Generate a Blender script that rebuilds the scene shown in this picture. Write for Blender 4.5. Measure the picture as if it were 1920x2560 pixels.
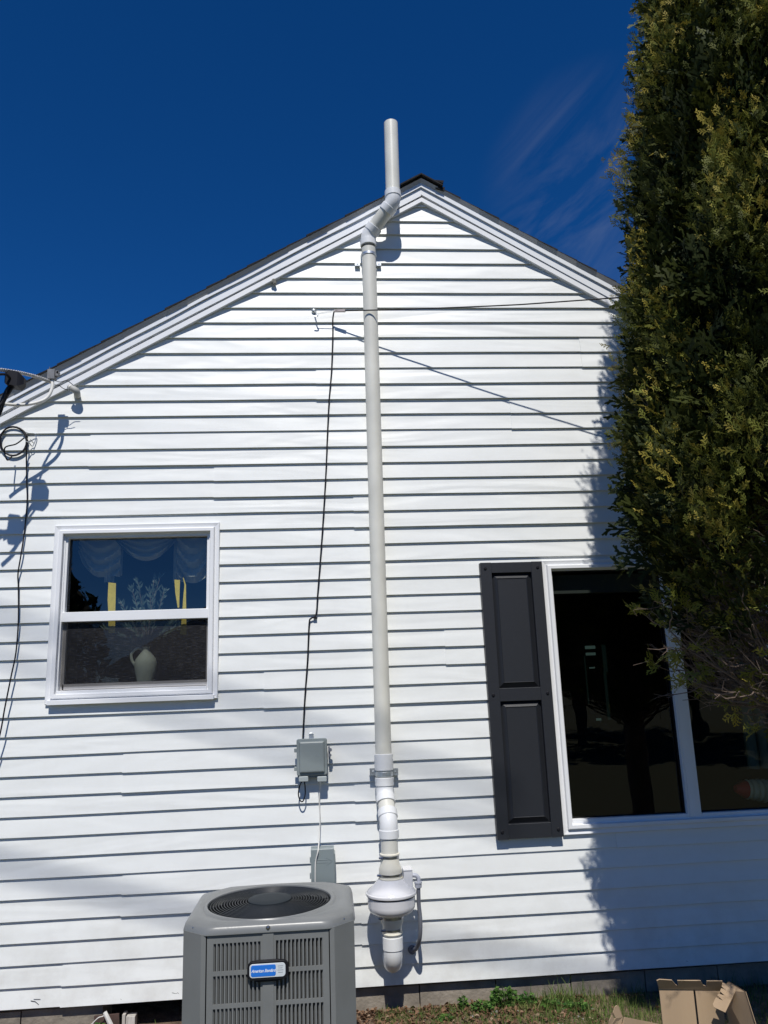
import bpy, math, random
import numpy as np
from mathutils import Vector, Matrix, noise

random.seed(7); np.random.seed(7)
for o in list(bpy.data.objects): bpy.data.objects.remove(o)
C = bpy.context.scene.collection
SC = bpy.context.scene

# ------------------------------------------------------------------ camera
FOC, PITCH, YAW, ROLL, DIST, CAMZ = 1923.0, .220638037, -.0769971696, -.0363731404, 4.44502857, 1.53128709
def cam_rot(p, y, r):
    cp, sp, cy, sy, cr, sr = math.cos(p), math.sin(p), math.cos(y), math.sin(y), math.cos(r), math.sin(r)
    Rx = np.array([[1, 0, 0], [0, cp, -sp], [0, sp, cp]]); Rz = np.array([[cy, -sy, 0], [sy, cy, 0], [0, 0, 1]])
    Rr = np.array([[cr, -sr, 0], [sr, cr, 0], [0, 0, 1]]); B = np.array([[1., 0, 0], [0, 0, -1], [0, 1, 0]])
    return Rz @ Rx @ B @ Rr
RM = cam_rot(PITCH, YAW, ROLL)
CP = np.array([0, -DIST, CAMZ])
cam = bpy.data.cameras.new('camera'); camo = bpy.data.objects.new('camera', cam); C.objects.link(camo)
cam.sensor_fit = 'VERTICAL'; cam.sensor_height = 36; cam.lens = FOC / 2560 * 36
cam.clip_start = .05; cam.clip_end = 3000
m4 = Matrix([list(RM[i]) + [CP[i]] for i in range(3)] + [[0, 0, 0, 1]]); camo.matrix_world = m4
SC.camera = camo
def W(px, py, Y=0.):
    """measured point of the survey photo -> point on the vertical plane y = Y of the place"""
    d = RM @ np.array([(px - 960) / FOC, -(py - 1280) / FOC, -1]); t = (Y + DIST) / d[1]
    p = CP + t * d
    return Vector((p[0], Y, p[2]))

# ------------------------------------------------------------------ light
SUN = Vector((-.055, -1., 1.40)).normalized()
EL = math.asin(SUN.z); AZ = math.atan2(SUN.x, SUN.y)
world = bpy.data.worlds.new("World"); SC.world = world; world.use_nodes = True
nt = world.node_tree; nt.nodes.clear()
wo = nt.nodes.new('ShaderNodeOutputWorld'); bg = nt.nodes.new('ShaderNodeBackground')
sk = nt.nodes.new('ShaderNodeTexSky'); sk.sky_type = 'NISHITA'; sk.sun_disc = False
sk.sun_elevation = EL; sk.sun_rotation = AZ; sk.altitude = 2500; sk.air_density = .75; sk.dust_density = .45; sk.ozone_density = 5.5
hs = nt.nodes.new('ShaderNodeHueSaturation'); hs.inputs['Saturation'].default_value = 1.27; hs.inputs['Value'].default_value = 1.05; hs.inputs['Hue'].default_value = .507
bg.inputs['Strength'].default_value = .1
# thin cirrus streaks
tc = nt.nodes.new('ShaderNodeTexCoord'); mp = nt.nodes.new('ShaderNodeCombineXYZ')
_c = (W(1450, 430, 0) - Vector(CP)).normalized(); _s = ((W(1560, 290, 0) - Vector(CP)).normalized() - (W(1350, 500, 0) - Vector(CP)).normalized()).normalized(); _p = _c.cross(_s).normalized()
_dots = []
for _v, _k, _i in ((_s, 2.6, 0), (_p, 11.0, 1), (_c, 1.0, 2)):
    _d = nt.nodes.new('ShaderNodeVectorMath'); _d.operation = 'DOT_PRODUCT'; _d.inputs[1].default_value = _v * _k; nt.links.new(tc.outputs['Generated'], _d.inputs[0]); nt.links.new(_d.outputs['Value'], mp.inputs[_i])
nz = nt.nodes.new('ShaderNodeTexNoise'); nz.inputs['Scale'].default_value = 1.6; nz.inputs['Detail'].default_value = 9; nz.inputs['Roughness'].default_value = .62; nz.inputs['Distortion'].default_value = .9
cr = nt.nodes.new('ShaderNodeMapRange'); cr.inputs['From Min'].default_value = .42; cr.inputs['From Max'].default_value = .80
dt = nt.nodes.new('ShaderNodeVectorMath'); dt.operation = 'DOT_PRODUCT'
cd = (W(1500, 480, 0) - Vector(CP)).normalized(); dt.inputs[1].default_value = cd
fr = nt.nodes.new('ShaderNodeMapRange'); fr.inputs['From Min'].default_value = .989; fr.inputs['From Max'].default_value = .9995; fr.inputs['To Max'].default_value = .11
fr.interpolation_type = 'SMOOTHSTEP'
mu = nt.nodes.new('ShaderNodeMath'); mu.operation = 'MULTIPLY'
mx = nt.nodes.new('ShaderNodeMix'); mx.data_type = 'RGBA'; mx.inputs['B'].default_value = (4.4, 4.8, 5.2, 1)
L = nt.links.new
L(mp.outputs[0], nz.inputs['Vector']); L(nz.outputs['Fac'], cr.inputs['Value'])
L(tc.outputs['Generated'], dt.inputs[0]); L(dt.outputs['Value'], fr.inputs['Value']); L(cr.outputs[0], mu.inputs[0]); L(fr.outputs[0], mu.inputs[1])
L(sk.outputs[0], hs.inputs['Color']); L(hs.outputs[0], mx.inputs['A']); L(mu.outputs[0], mx.inputs['Factor']); L(mx.outputs['Result'], bg.inputs[0]); L(bg.outputs[0], wo.inputs[0])
sl = bpy.data.lights.new('sun', 'SUN'); sl.energy = 4.0; sl.angle = math.radians(.55); sl.color = (1, .965, .91)
so = bpy.data.objects.new('sun', sl); C.objects.link(so); so.rotation_euler = SUN.to_track_quat('Z', 'Y').to_euler(); so.location = (0, -6, 9)
SC.view_settings.view_transform = 'Standard'; SC.view_settings.look = 'None'; SC.view_settings.exposure = .08; SC.view_settings.gamma = 1
SC.render.engine = 'CYCLES'; SC.cycles.max_bounces = 8; SC.cycles.transparent_max_bounces = 16

# ------------------------------------------------------------------ materials
def mat(name, col, rough=.5, var=0, vscale=6, bump=0, bscale=60, metal=0, spec=.5, stretch=None, col2=None, vdetail=4, coat=0):
    m = bpy.data.materials.new(name); m.use_nodes = True; n = m.node_tree.nodes; l = m.node_tree.links
    b = n['Principled BSDF']; b.inputs['Base Color'].default_value = (*col, 1); b.inputs['Roughness'].default_value = rough
    b.inputs['Metallic'].default_value = metal; b.inputs['Specular IOR Level'].default_value = spec; b.inputs['Coat Weight'].default_value = coat
    t = n.new('ShaderNodeTexCoord'); mpn = n.new('ShaderNodeMapping'); l.new(t.outputs['Object'], mpn.inputs[0])
    if stretch: mpn.inputs['Scale'].default_value = stretch
    if var or col2:
        z = n.new('ShaderNodeTexNoise'); z.inputs['Scale'].default_value = vscale; z.inputs['Detail'].default_value = vdetail; l.new(mpn.outputs[0], z.inputs['Vector'])
        r = n.new('ShaderNodeValToRGB'); r.color_ramp.elements[0].position = .32; r.color_ramp.elements[1].position = .7
        c2 = col2 or tuple(c * (1 + var) for c in col); c1 = col if col2 else tuple(c * (1 - var) for c in col)
        r.color_ramp.elements[0].color = (*c1, 1); r.color_ramp.elements[1].color = (*c2, 1)
        l.new(z.outputs['Fac'], r.inputs[0]); l.new(r.outputs[0], b.inputs['Base Color'])
    if bump:
        z2 = n.new('ShaderNodeTexNoise'); z2.inputs['Scale'].default_value = bscale; z2.inputs['Detail'].default_value = 5; l.new(mpn.outputs[0], z2.inputs['Vector'])
        bp = n.new('ShaderNodeBump'); bp.inputs['Distance'].default_value = bump; bp.inputs['Strength'].default_value = 1; l.new(z2.outputs['Fac'], bp.inputs['Height']); l.new(bp.outputs[0], b.inputs['Normal'])
    return m
def siding_mat():
    m = mat('white_vinyl', (.77, .785, .765), .42)
    n = m.node_tree.nodes; l = m.node_tree.links; b = n['Principled BSDF']
    g = n.new('ShaderNodeNewGeometry')
    m1 = n.new('ShaderNodeMapping'); m1.inputs['Scale'].default_value = (3, 1, 130); l.new(g.outputs['Position'], m1.inputs[0])
    z1 = n.new('ShaderNodeTexNoise'); z1.inputs['Scale'].default_value = 3; z1.inputs['Detail'].default_value = 6; l.new(m1.outputs[0], z1.inputs['Vector'])
    b1 = n.new('ShaderNodeBump'); b1.inputs['Distance'].default_value = .0006; b1.inputs['Strength'].default_value = .55; l.new(z1.outputs['Fac'], b1.inputs['Height'])
    m2 = n.new('ShaderNodeMapping'); m2.inputs['Rotation'].default_value = (0, math.radians(-14), 0); m2.inputs['Scale'].default_value = (.55, 1, 3.2); l.new(g.outputs['Position'], m2.inputs[0])
    z2 = n.new('ShaderNodeTexNoise'); z2.inputs['Scale'].default_value = 1.7; z2.inputs['Detail'].default_value = 2; z2.inputs['Distortion'].default_value = .8; l.new(m2.outputs[0], z2.inputs['Vector'])
    b2 = n.new('ShaderNodeBump'); b2.inputs['Distance'].default_value = .10; b2.inputs['Strength'].default_value = .10; l.new(z2.outputs['Fac'], b2.inputs['Height']); l.new(b1.outputs[0], b2.inputs['Normal'])
    l.new(b2.outputs[0], b.inputs['Normal'])
    # dirt: more on the lowest courses, faint blotches elsewhere
    z3 = n.new('ShaderNodeTexNoise'); z3.inputs['Scale'].default_value = 5; z3.inputs['Detail'].default_value = 7; z3.inputs['Roughness'].default_value = .7; l.new(g.outputs['Position'], z3.inputs['Vector'])
    sx = n.new('ShaderNodeSeparateXYZ'); l.new(g.outputs['Position'], sx.inputs[0])
    mr = n.new('ShaderNodeMapRange'); mr.inputs['From Min'].default_value = .5; mr.inputs['From Max'].default_value = 0; mr.inputs['To Min'].default_value = .16; mr.inputs['To Max'].default_value = .75; l.new(sx.outputs['Z'], mr.inputs['Value'])
    mr2 = n.new('ShaderNodeMapRange'); mr2.inputs['From Min'].default_value = .42; mr2.inputs['From Max'].default_value = .75; l.new(z3.outputs['Fac'], mr2.inputs['Value'])
    mm = n.new('ShaderNodeMath'); mm.operation = 'MULTIPLY'; l.new(mr.outputs[0], mm.inputs[0]); l.new(mr2.outputs[0], mm.inputs[1])
    mxx = n.new('ShaderNodeMix'); mxx.data_type = 'RGBA'; mxx.inputs['A'].default_value = (.77, .785, .765, 1); mxx.inputs['B'].default_value = (.55, .54, .50, 1)
    l.new(mm.outputs[0], mxx.inputs['Factor']); l.new(mxx.outputs['Result'], b.inputs['Base Color'])
    return m
def leaf_mat(name, ca, cb, cc=None):
    m = bpy.data.materials.new(name); m.use_nodes = True; n = m.node_tree.nodes; l = m.node_tree.links; b = n['Principled BSDF']
    a = n.new('ShaderNodeAttribute'); a.attribute_name = 'tone'
    r = n.new('ShaderNodeValToRGB'); r.color_ramp.elements[0].color = (*ca, 1); r.color_ramp.elements[1].color = (*cb, 1)
    if cc: e = r.color_ramp.elements.new(.88); e.color = (*cb, 1); r.color_ramp.elements[2].color = (*cc, 1)
    l.new(a.outputs['Fac'], r.inputs[0]); l.new(r.outputs[0], b.inputs['Base Color']); b.inputs['Roughness'].default_value = .6; b.inputs['Specular IOR Level'].default_value = .16
    tr = n.new('ShaderNodeBsdfTranslucent'); l.new(r.outputs[0], tr.inputs['Color']); mi = n.new('ShaderNodeMixShader'); mi.inputs[0].default_value = .2
    l.new(b.outputs[0], mi.inputs[1]); l.new(tr.outputs[0], mi.inputs[2]); l.new(mi.outputs[0], n['Material Output'].inputs[0])
    return m
def glass_mat(name, tint=.8, refl=1.0, ior=1.8):
    m = bpy.data.materials.new(name); m.use_nodes = True; n = m.node_tree.nodes; l = m.node_tree.links; n.remove(n['Principled BSDF'])
    t = n.new('ShaderNodeBsdfTransparent'); t.inputs[0].default_value = (tint * .93, tint, tint * .97, 1); g = n.new('ShaderNodeBsdfGlossy'); g.inputs['Roughness'].default_value = .005; g.inputs['Color'].default_value = (refl, refl, refl, 1)
    f = n.new('ShaderNodeFresnel'); gb = n.new('ShaderNodeNewGeometry'); gm_ = n.new('ShaderNodeMapRange'); gm_.inputs['To Min'].default_value = ior; gm_.inputs['To Max'].default_value = 1 / ior
    l.new(gb.outputs['Backfacing'], gm_.inputs['Value']); l.new(gm_.outputs[0], f.inputs[0])
    z = n.new('ShaderNodeTexNoise'); z.inputs['Scale'].default_value = 2.5; tcg = n.new('ShaderNodeTexCoord'); l.new(tcg.outputs['Object'], z.inputs['Vector'])
    bp = n.new('ShaderNodeBump'); bp.inputs['Distance'].default_value = .004; bp.inputs['Strength'].default_value = .5; l.new(z.outputs['Fac'], bp.inputs['Height']); l.new(bp.outputs[0], g.inputs['Normal'])
    mi = n.new('ShaderNodeMixShader'); l.new(f.outputs[0], mi.inputs[0]); l.new(t.outputs[0], mi.inputs[1]); l.new(g.outputs[0], mi.inputs[2]); l.new(mi.outputs[0], n['Material Output'].inputs[0])
    return m
def screen_mat():
    m = bpy.data.materials.new('insect_screen'); m.use_nodes = True; n = m.node_tree.nodes; l = m.node_tree.links; b = n['Principled BSDF']
    b.inputs['Base Color'].default_value = (.035, .035, .04, 1); b.inputs['Roughness'].default_value = .6
    tcg = n.new('ShaderNodeTexCoord'); mpp = n.new('ShaderNodeMapping'); mpp.inputs['Scale'].default_value = (18, 1, 260); l.new(tcg.outputs['Object'], mpp.inputs[0])
    z = n.new('ShaderNodeTexNoise'); z.inputs['Scale'].default_value = 1.3; z.inputs['Detail'].default_value = 4; z.inputs['Roughness'].default_value = .7; l.new(mpp.outputs[0], z.inputs['Vector'])
    r = n.new('ShaderNodeMapRange'); r.inputs['From Min'].default_value = .52; r.inputs['From Max'].default_value = .8; l.new(z.outputs['Fac'], r.inputs['Value'])
    mc = n.new('ShaderNodeMix'); mc.data_type = 'RGBA'; mc.inputs['A'].default_value = (.006, .006, .008, 1); mc.inputs['B'].default_value = (.16, .16, .17, 1); l.new(r.outputs[0], mc.inputs['Factor']); l.new(mc.outputs['Result'], b.inputs['Base Color'])
    t = n.new('ShaderNodeBsdfTransparent'); mi = n.new('ShaderNodeMixShader'); mi.inputs[0].default_value = .54
    l.new(t.outputs[0], mi.inputs[1]); l.new(b.outputs[0], mi.inputs[2]); l.new(mi.outputs[0], n['Material Output'].inputs[0])
    return m
M = dict(
    vinyl=siding_mat(),
    trim=mat('white_trim', (.80, .81, .82), .38, .03, 3, .0004, 30),
    alu=mat('fascia_metal', (.78, .80, .82), .33, .03, 2, .002, 5),
    drip=mat('drip_edge_metal', (.50, .49, .48), .4, .05, 8),
    shingle=mat('asphalt_shingle', (.013, .013, .014), .95, .5, 40, .003, 120),
    shutter=mat('charcoal_vinyl', (.017, .019, .024), .48, .08, 10, .0006, 40, stretch=(4, 1, 30)),
    pvc=mat('aged_pvc', (.68, .67, .60), .36, .08, 9, stretch=(1, 1, .6)),
    fit=mat('white_fitting', (.75, .76, .76), .28, .02, 8),
    rub=mat('cream_rubber', (.76, .73, .62), .45, .04, 6),
    fan=mat('fan_plastic', (.71, .71, .725), .18, .02, 4, coat=.3),
    steel=mat('steel', (.42, .42, .44), .28, .1, 30, metal=1),
    galv=mat('galvanised', (.62, .65, .66), .38, .15, 40, metal=.8),
    black=mat('black_rubber', (.008, .008, .011), .5, spec=.3),
    wirew=mat('white_cable', (.68, .67, .63), .5, .08, 20),
    grey=mat('grey_conduit', (.16, .17, .20), .5),
    lgrey=mat('light_grey_plastic', (.42, .44, .50), .45),
    nid=mat('box_grey', (.235, .27, .27), .42, .05, 8, .0004, 60),
    disc=mat('enclosure_paint', (.22, .26, .265), .35, .05, 5),
    ac=mat('unit_grey', (.178, .185, .182), .34, .06, 7, .0004, 50),
    acdark=mat('unit_inside', (.012, .013, .015), .5),
    fin=mat('coil_fins', (.09, .09, .09), .4, .3, 60, metal=.6),
    guard=mat('guard_wire', (.012, .015, .018), .35, spec=.35),
    cream=mat('stoneware', (.85, .84, .72), .6, .1, 12),
    wood=mat('weathered_wood', (.52, .49, .45), .8, .2, 10, .002, 30, stretch=(6, 6, 1)),
    rust=mat('brown_board', (.09, .055, .045), .8, .3, 10),
    concrete=mat('foundation_concrete', (.235, .205, .165), .95, .28, 9, .006, 40, vdetail=8),
    card=mat('cardboard', (.39, .28, .175), .8, .10, 6, .0006, 90, stretch=(1, 1, .05)),
    cardin=mat('cardboard_edge', (.20, .12, .07), .85, .1, 20),
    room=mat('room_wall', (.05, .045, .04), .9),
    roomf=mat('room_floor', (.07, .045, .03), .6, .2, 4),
    curtain=mat('sheer_curtain', (.40, .38, .33), .8, .05, 4),
    yellow=mat('yellow_ribbon', (.82, .58, .07), .6, .12, 30),  # sunlight on the curtain tails, put into the colour
    leafi=mat('dried_leaf', (.07, .10, .085), .6, .2, 20),
    bark=mat('twig_bark', (.15, .108, .082), .85, .4, 25, .001, 80),
    red=mat('red_glaze', (.85, .07, .04), .3), rib=mat('cream_ribs', (.95, .82, .50), .5),
    tan=mat('wedge_clamp', (.42, .37, .36), .5, .1, 30),
    blue=mat('badge_blue', (.02, .17, .62), .25), silver=mat('badge_silver', (.62, .66, .68), .3, .05, 30),
    ink=mat('badge_white', (.85, .88, .92), .4), inkg=mat('badge_grey', (.3, .33, .36), .4),
    glass=glass_mat('window_glass', .80), glassd=glass_mat('window_glass_dark', .66, 1.0, 1.5), screen=screen_mat(),
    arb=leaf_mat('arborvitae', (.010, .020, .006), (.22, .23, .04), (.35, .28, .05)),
    core=mat('inner_foliage', (.010, .012, .006), .95, .3, 8),  # near-black hull colour, the dark of the crown gaps painted in
    grass=leaf_mat('grass_blades', (.045, .10, .018), (.17, .23, .06), (.36, .28, .15)),
    weed=leaf_mat('weed_leaf', (.03, .09, .02), (.13, .24, .05)),
    litter=leaf_mat('dead_leaves', (.07, .04, .025), (.26, .15, .09), (.40, .30, .21)),
    farleaf=leaf_mat('far_foliage', (.008, .014, .006), (.03, .045, .018)),
    crud=mat('wasp_mud', (.28, .27, .23), .9, .3, 60, .004, 60),
)

# ------------------------------------------------------------------ mesh helpers
class MB:
    def __init__(s): s.v = []; s.f = []; s.sm = []
    def add(s, vs, fs, smooth=False):
        b = len(s.v); s.v += [tuple(v) for v in vs]; s.f += [tuple(i + b for i in f) for f in fs]; s.sm += [smooth] * len(fs)
        return s
    def box(s, x0, x1, y0, y1, z0, z1, bev=0):
        if bev <= 0:
            vs = [(x, y, z) for x in (x0, x1) for y in (y0, y1) for z in (z0, z1)]
            return s.add(vs, [(0, 1, 3, 2), (4, 6, 7, 5), (0, 4, 5, 1), (2, 3, 7, 6), (0, 2, 6, 4), (1, 5, 7, 3)])
        # bevelled in the front (low y) face
        b = min(bev, (x1 - x0) / 2.1, (z1 - z0) / 2.1, (y1 - y0))
        def loop(y, d, n=4, r=b):
            out = []
            r = max(r - d, .0005)
            for cx, cz, a0 in ((x1 - d - r, z1 - d - r, 0), (x0 + d + r, z1 - d - r, 90), (x0 + d + r, z0 + d + r, 180), (x1 - d - r, z0 + d + r, 270)):
                for i in range(n + 1):
                    a = math.radians(a0 + 90 * i / n); out.append((cx + r * math.cos(a), y, cz + r * math.sin(a)))
            return out
        loops = [loop(y1, 0), loop(y0 + b * .6, 0), loop(y0 + b * .18, b * .18), loop(y0, b * .5)]
        return s.loft(loops, cap=(True, True), smooth=False)
    def loft(s, loops, cap=(False, False), smooth=True, closed=True):
        n = len(loops[0]); vs = [p for lp in loops for p in lp]; fs = []
        for i in range(len(loops) - 1):
            for j in range(n if closed else n - 1):
                k = (j + 1) % n; fs.append((i * n + j, i * n + k, (i + 1) * n + k, (i + 1) * n + j))
        if cap[0]: fs.append(tuple(range(n))[::-1])
        if cap[1]: fs.append(tuple((len(loops) - 1) * n + j for j in range(n)))
        return s.add(vs, fs, smooth)
    def tube(s, pts, r, n=8, cap=True, smooth=True):
        pts = [Vector(p) for p in pts]; rs = r if isinstance(r, (list, tuple)) else [r] * len(pts)
        t = [(pts[min(i + 1, len(pts) - 1)] - pts[max(i - 1, 0)]).normalized() for i in range(len(pts))]
        u = t[0].orthogonal().normalized(); loops = []
        for i, p in enumerate(pts):
            u = (u - t[i] * u.dot(t[i])); u = u.normalized() if u.length > 1e-6 else t[i].orthogonal().normalized(); w = t[i].cross(u)
            loops.append([p + (u * math.cos(2 * math.pi * k / n) + w * math.sin(2 * math.pi * k / n)) * rs[i] for k in range(n)])
        return s.loft(loops, (cap, cap), smooth)
    def lathe(s, c, prof, n=48, cap=(True, True), axis=Vector((0, 0, 1)), smooth=True):
        axis = Vector(axis).normalized(); u = axis.orthogonal().normalized(); w = axis.cross(u); c = Vector(c)
        return s.loft([[c + axis * z + (u * math.cos(2 * math.pi * k / n) + w * math.sin(2 * math.pi * k / n)) * r for k in range(n)] for r, z in prof], cap, smooth)
    def prism(s, poly, y0, y1):
        n = len(poly); vs = [(x, y0, z) for x, z in poly] + [(x, y1, z) for x, z in poly]
        return s.add(vs, [tuple(range(n)), tuple(range(2 * n - 1, n - 1, -1))] + [(i, i + n, (i + 1) % n + n, (i + 1) % n) for i in range(n)])
    def obj(s, name, m, parent=None, mats=None):
        me = bpy.data.meshes.new(name); me.from_pydata(s.v, [], s.f); me.polygons.foreach_set('use_smooth', s.sm); me.materials.append(m)
        import bmesh
        bm = bmesh.new(); bm.from_mesh(me); bmesh.ops.recalc_face_normals(bm, faces=bm.faces)
        for e in bm.edges:
            if len(e.link_faces) == 2 and e.calc_face_angle(0) > math.radians(38): e.smooth = False
        bm.to_mesh(me); bm.free()
        return link(name, me, parent)
def link(name, me, parent=None):
    o = bpy.data.objects.new(name, me); C.objects.link(o)
    if parent: o.parent = parent; o.matrix_parent_inverse = Matrix.Translation(-parent_loc(parent))
    return o
def parent_loc(p):
    v = Vector(p.location)
    q = p
    if q.parent: v = Vector(q.location) if q.type == 'EMPTY' else Vector((0, 0, 0)) + parent_loc(q.parent) * 0 + (Vector(q.parent.location) * 0)
    return v if p.type == 'EMPTY' else Vector((0, 0, 0))
def tag(o, label=None, cat=None, group=None, kind=None):
    for k, v in (('label', label), ('category', cat), ('group', group), ('kind', kind)):
        if v: o[k] = v
    return o
def thing(name, loc, label, cat, group=None):
    o = bpy.data.objects.new(name, None); C.objects.link(o); o.location = loc; o.empty_display_size = .1
    return tag(o, label, cat, group)
def smooth_path(pts, n=8):
    pts = [Vector(p) for p in pts]; out = []
    for i in range(len(pts) - 1):
        p0, p1, p2, p3 = pts[max(i - 1, 0)], pts[i], pts[i + 1], pts[min(i + 2, len(pts) - 1)]
        for k in range(n):
            t = k / n; out.append(.5 * ((2 * p1) + (p2 - p0) * t + (2 * p0 - 5 * p1 + 4 * p2 - p3) * t * t + (3 * p1 - p0 - 3 * p2 + p3) * t ** 3))
    out.append(pts[-1]); return out
def mesh_np(name, V, F, m, tone=None, parent=None):
    me = bpy.data.meshes.new(name); k = F.shape[1]
    me.vertices.add(len(V)); me.vertices.foreach_set('co', V.astype(np.float32).ravel()); me.loops.add(F.size); me.loops.foreach_set('vertex_index', F.astype(np.int32).ravel())
    me.polygons.add(len(F)); me.polygons.foreach_set('loop_start', np.arange(0, F.size, k, dtype=np.int32)); me.update(calc_edges=True)
    if tone is not None:
        a = me.attributes.new('tone', 'FLOAT', 'POINT'); a.data.foreach_set('value', tone.astype(np.float32))
    me.materials.append(m); return link(name, me, parent)

# ------------------------------------------------------------------ ground
GZ = -.15
def gnd(x, y):
    return GZ + .03 * math.exp(-((y) / .5) ** 2) * (1 if x > .2 else .8) + .008 * noise.noise(Vector((x * 3, y * 3, 0))) + .02 * noise.noise(Vector((x * .5, y * .5, 3)))
xs = sorted(set([-400, -150, -60, -25, -12, -8] + [round(-5 + .15 * i, 3) for i in range(74)] + [8, 12, 25, 60, 150, 400]))
ys = sorted(set([-400, -150, -60, -25, -14, -9] + [round(-7 + .12 * i, 3) for i in range(64)] + [3, 8, 20, 60, 200, 400]))
V = [(x, y, gnd(x, y) if (-6 < x < 6.2 and -7.1 < y < .8) else GZ) for x in xs for y in ys]
F = [(i * len(ys) + j, (i + 1) * len(ys) + j, (i + 1) * len(ys) + j + 1, i * len(ys) + j + 1) for i in range(len(xs) - 1) for j in range(len(ys) - 1)]
gm = mat('soil_and_thatch', (.10, .068, .045), .95, 0, 14, .02, 60, col2=(.23, .16, .105), vdetail=9)
n_ = gm.node_tree.nodes; l_ = gm.node_tree.links
gg = n_.new('ShaderNodeNewGeometry'); zz = n_.new('ShaderNodeTexNoise'); zz.inputs['Scale'].default_value = 2.2; zz.inputs['Detail'].default_value = 8; l_.new(gg.outputs['Position'], zz.inputs['Vector'])
ss = n_.new('ShaderNodeSeparateXYZ'); l_.new(gg.outputs['Position'], ss.inputs[0])
r1 = n_.new('ShaderNodeMapRange'); r1.inputs['From Min'].default_value = -.3; r1.inputs['From Max'].default_value = -1.4; l_.new(ss.outputs['Y'], r1.inputs['Value'])
ad = n_.new('ShaderNodeMath'); ad.operation = 'ADD'; l_.new(r1.outputs[0], ad.inputs[0]); l_.new(zz.outputs['Fac'], ad.inputs[1])
r2 = n_.new('ShaderNodeMapRange'); r2.inputs['From Min'].default_value = .6; r2.inputs['From Max'].default_value = .95; l_.new(ad.outputs[0], r2.inputs['Value'])
mg = n_.new('ShaderNodeMix'); mg.data_type = 'RGBA'; mg.inputs['B'].default_value = (.105, .105, .05, 1)
oldl = n_['Principled BSDF'].inputs['Base Color'].links[0]; src = oldl.from_socket
l_.new(src, mg.inputs['A']); l_.new(r2.outputs[0], mg.inputs['Factor']); l_.new(mg.outputs['Result'], n_['Principled BSDF'].inputs['Base Color'])
g = MB(); g.add(V, F, True); tag(g.obj('ground', gm), kind='structure')

# ------------------------------------------------------------------ house
house = thing('house', (0, 0, GZ), 'white vinyl sided gable end wall of a house with dark shingled roof', 'house')
LAP = .1016
c1200 = [2447.8, 2397.3, 2343.9, 2291, 2238.6, 2186.2, 2136.8, 2087.2, 2037.6, 1988.2, 1940, 1891.4, 1843.7, 1796, 1749.6, 1703, 1657.2, 1612.4, 1568.2, 1524, 1481.2, 1438, 1395.4, 1353.1, 1311, 1270.3, 1230.4, 1190.4, 1151, 1110.8, 1071, 1032, 994.3, 955.8, 917.7, 879.6, 842.2, 805, 769.0, 732.2, 696, 658.8, 622.9, 586.8]
ZK = [W(1200, y, -.016).z for y in c1200]
ZK += [W(1000, 552.9, -.016).z, W(1030, 516.4, -.016).z]
while ZK[-1] < 5.0: ZK.append(ZK[-1] + LAP * .98)
def line(p, q):  # z as function of x
    return lambda x: p.z + (q.z - p.z) * (x - p.x) / (q.x - p.x)
def rake(Y, pk, r, l):
    P, Rr, Lf = W(*pk, Y), W(*r, Y), W(*l, Y)
    return P, line(P, Lf), line(P, Rr)
XL, XR = -2.85, 4.15
LAY = {}
LAY['drip_t'] = rake(-.055, (1052, 449), (1496.4, 687), (92.8, 946))
LAY['drip_b'] = rake(-.055, (1052, 456.5), (1496.4, 695), (92.8, 957))
LAY['fas_b'] = rake(-.052, (1052, 467), (1496.4, 706.5), (92.8, 966.5))
LAY['brd_b'] = rake(-.040, (1055.7, 488), (1496.4, 729.3), (92.8, 987))
LAY['trm_t'] = rake(-.034, (1054, 493.5), (1496.4, 731.0), (92.8, 995))
LAY['trm_b'] = rake(-.034, (1054, 503.5), (1496.4, 745.6), (92.8, 1010))
def rakestrip(top, bot, y0, y1, side, dt=0, db=0, wob=0, slant=0):
    (Pt, lt, rt), (Pb, lb, rb) = LAY[top], LAY[bot]
    f, h = (lt, lb) if side < 0 else (rt, rb)
    xe = XL - .35 if side < 0 else XR + .35
    n = 60; px = Pt.x; mb = MB(); loops = []
    for i in range(n + 1):
        x = px + (xe - px) * i / n
        w = wob * (noise.noise(Vector((x * 3.1, 7.7 * side, top.__len__()))))
        a, b = f(x) + dt, h(x) + db + w
        w2 = wob * .5 * noise.noise(Vector((x * 4.3, 1.7, 3)))
        loops.append([(x, y0 + w2, b), (x, y0 + w2 + slant, a), (x, y1, a), (x, y1, b)])
    mb.loft(loops, (True, True), smooth=False); return mb
# siding courses
WIN = [(-1.533, -.63, 1.497, 2.474), (1.268, 2.62, .71, 2.206)]   # x0,x1,z0,z1 cut-outs
SEAMS = [(230, 1110), (540, 1190), (795, 950), (890, 1300), (1455, 870), (1283, 1060), (665, 1730), (312, 1930), (310, 2240), (160, 2460), (893, 2020), (910, 2340), (1546, 2100), (1120, 1660)]
seam = {}
for px, py in SEAMS:
    p = W(px, py, -.01); k = max(i for i in range(len(ZK)) if ZK[i] <= p.z + .02); seam.setdefault(k - k % 2, []).append(p.x)
for k in range(0, 46, 2):
    if k not in seam: seam[k] = [random.uniform(2.6, 4)] if random.random() < .5 else []
topl, topr = LAY['fas_b'][1], LAY['fas_b'][2]
sd = MB()
def xr_at(z, P, lf, rf):
    a = (z - P.z) / ((lf(P.x - 1) - P.z)); b = (z - P.z) / ((rf(P.x + 1) - P.z))
    return P.x - a, P.x + b
Pf, lf_, rf_ = LAY['fas_b']
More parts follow.
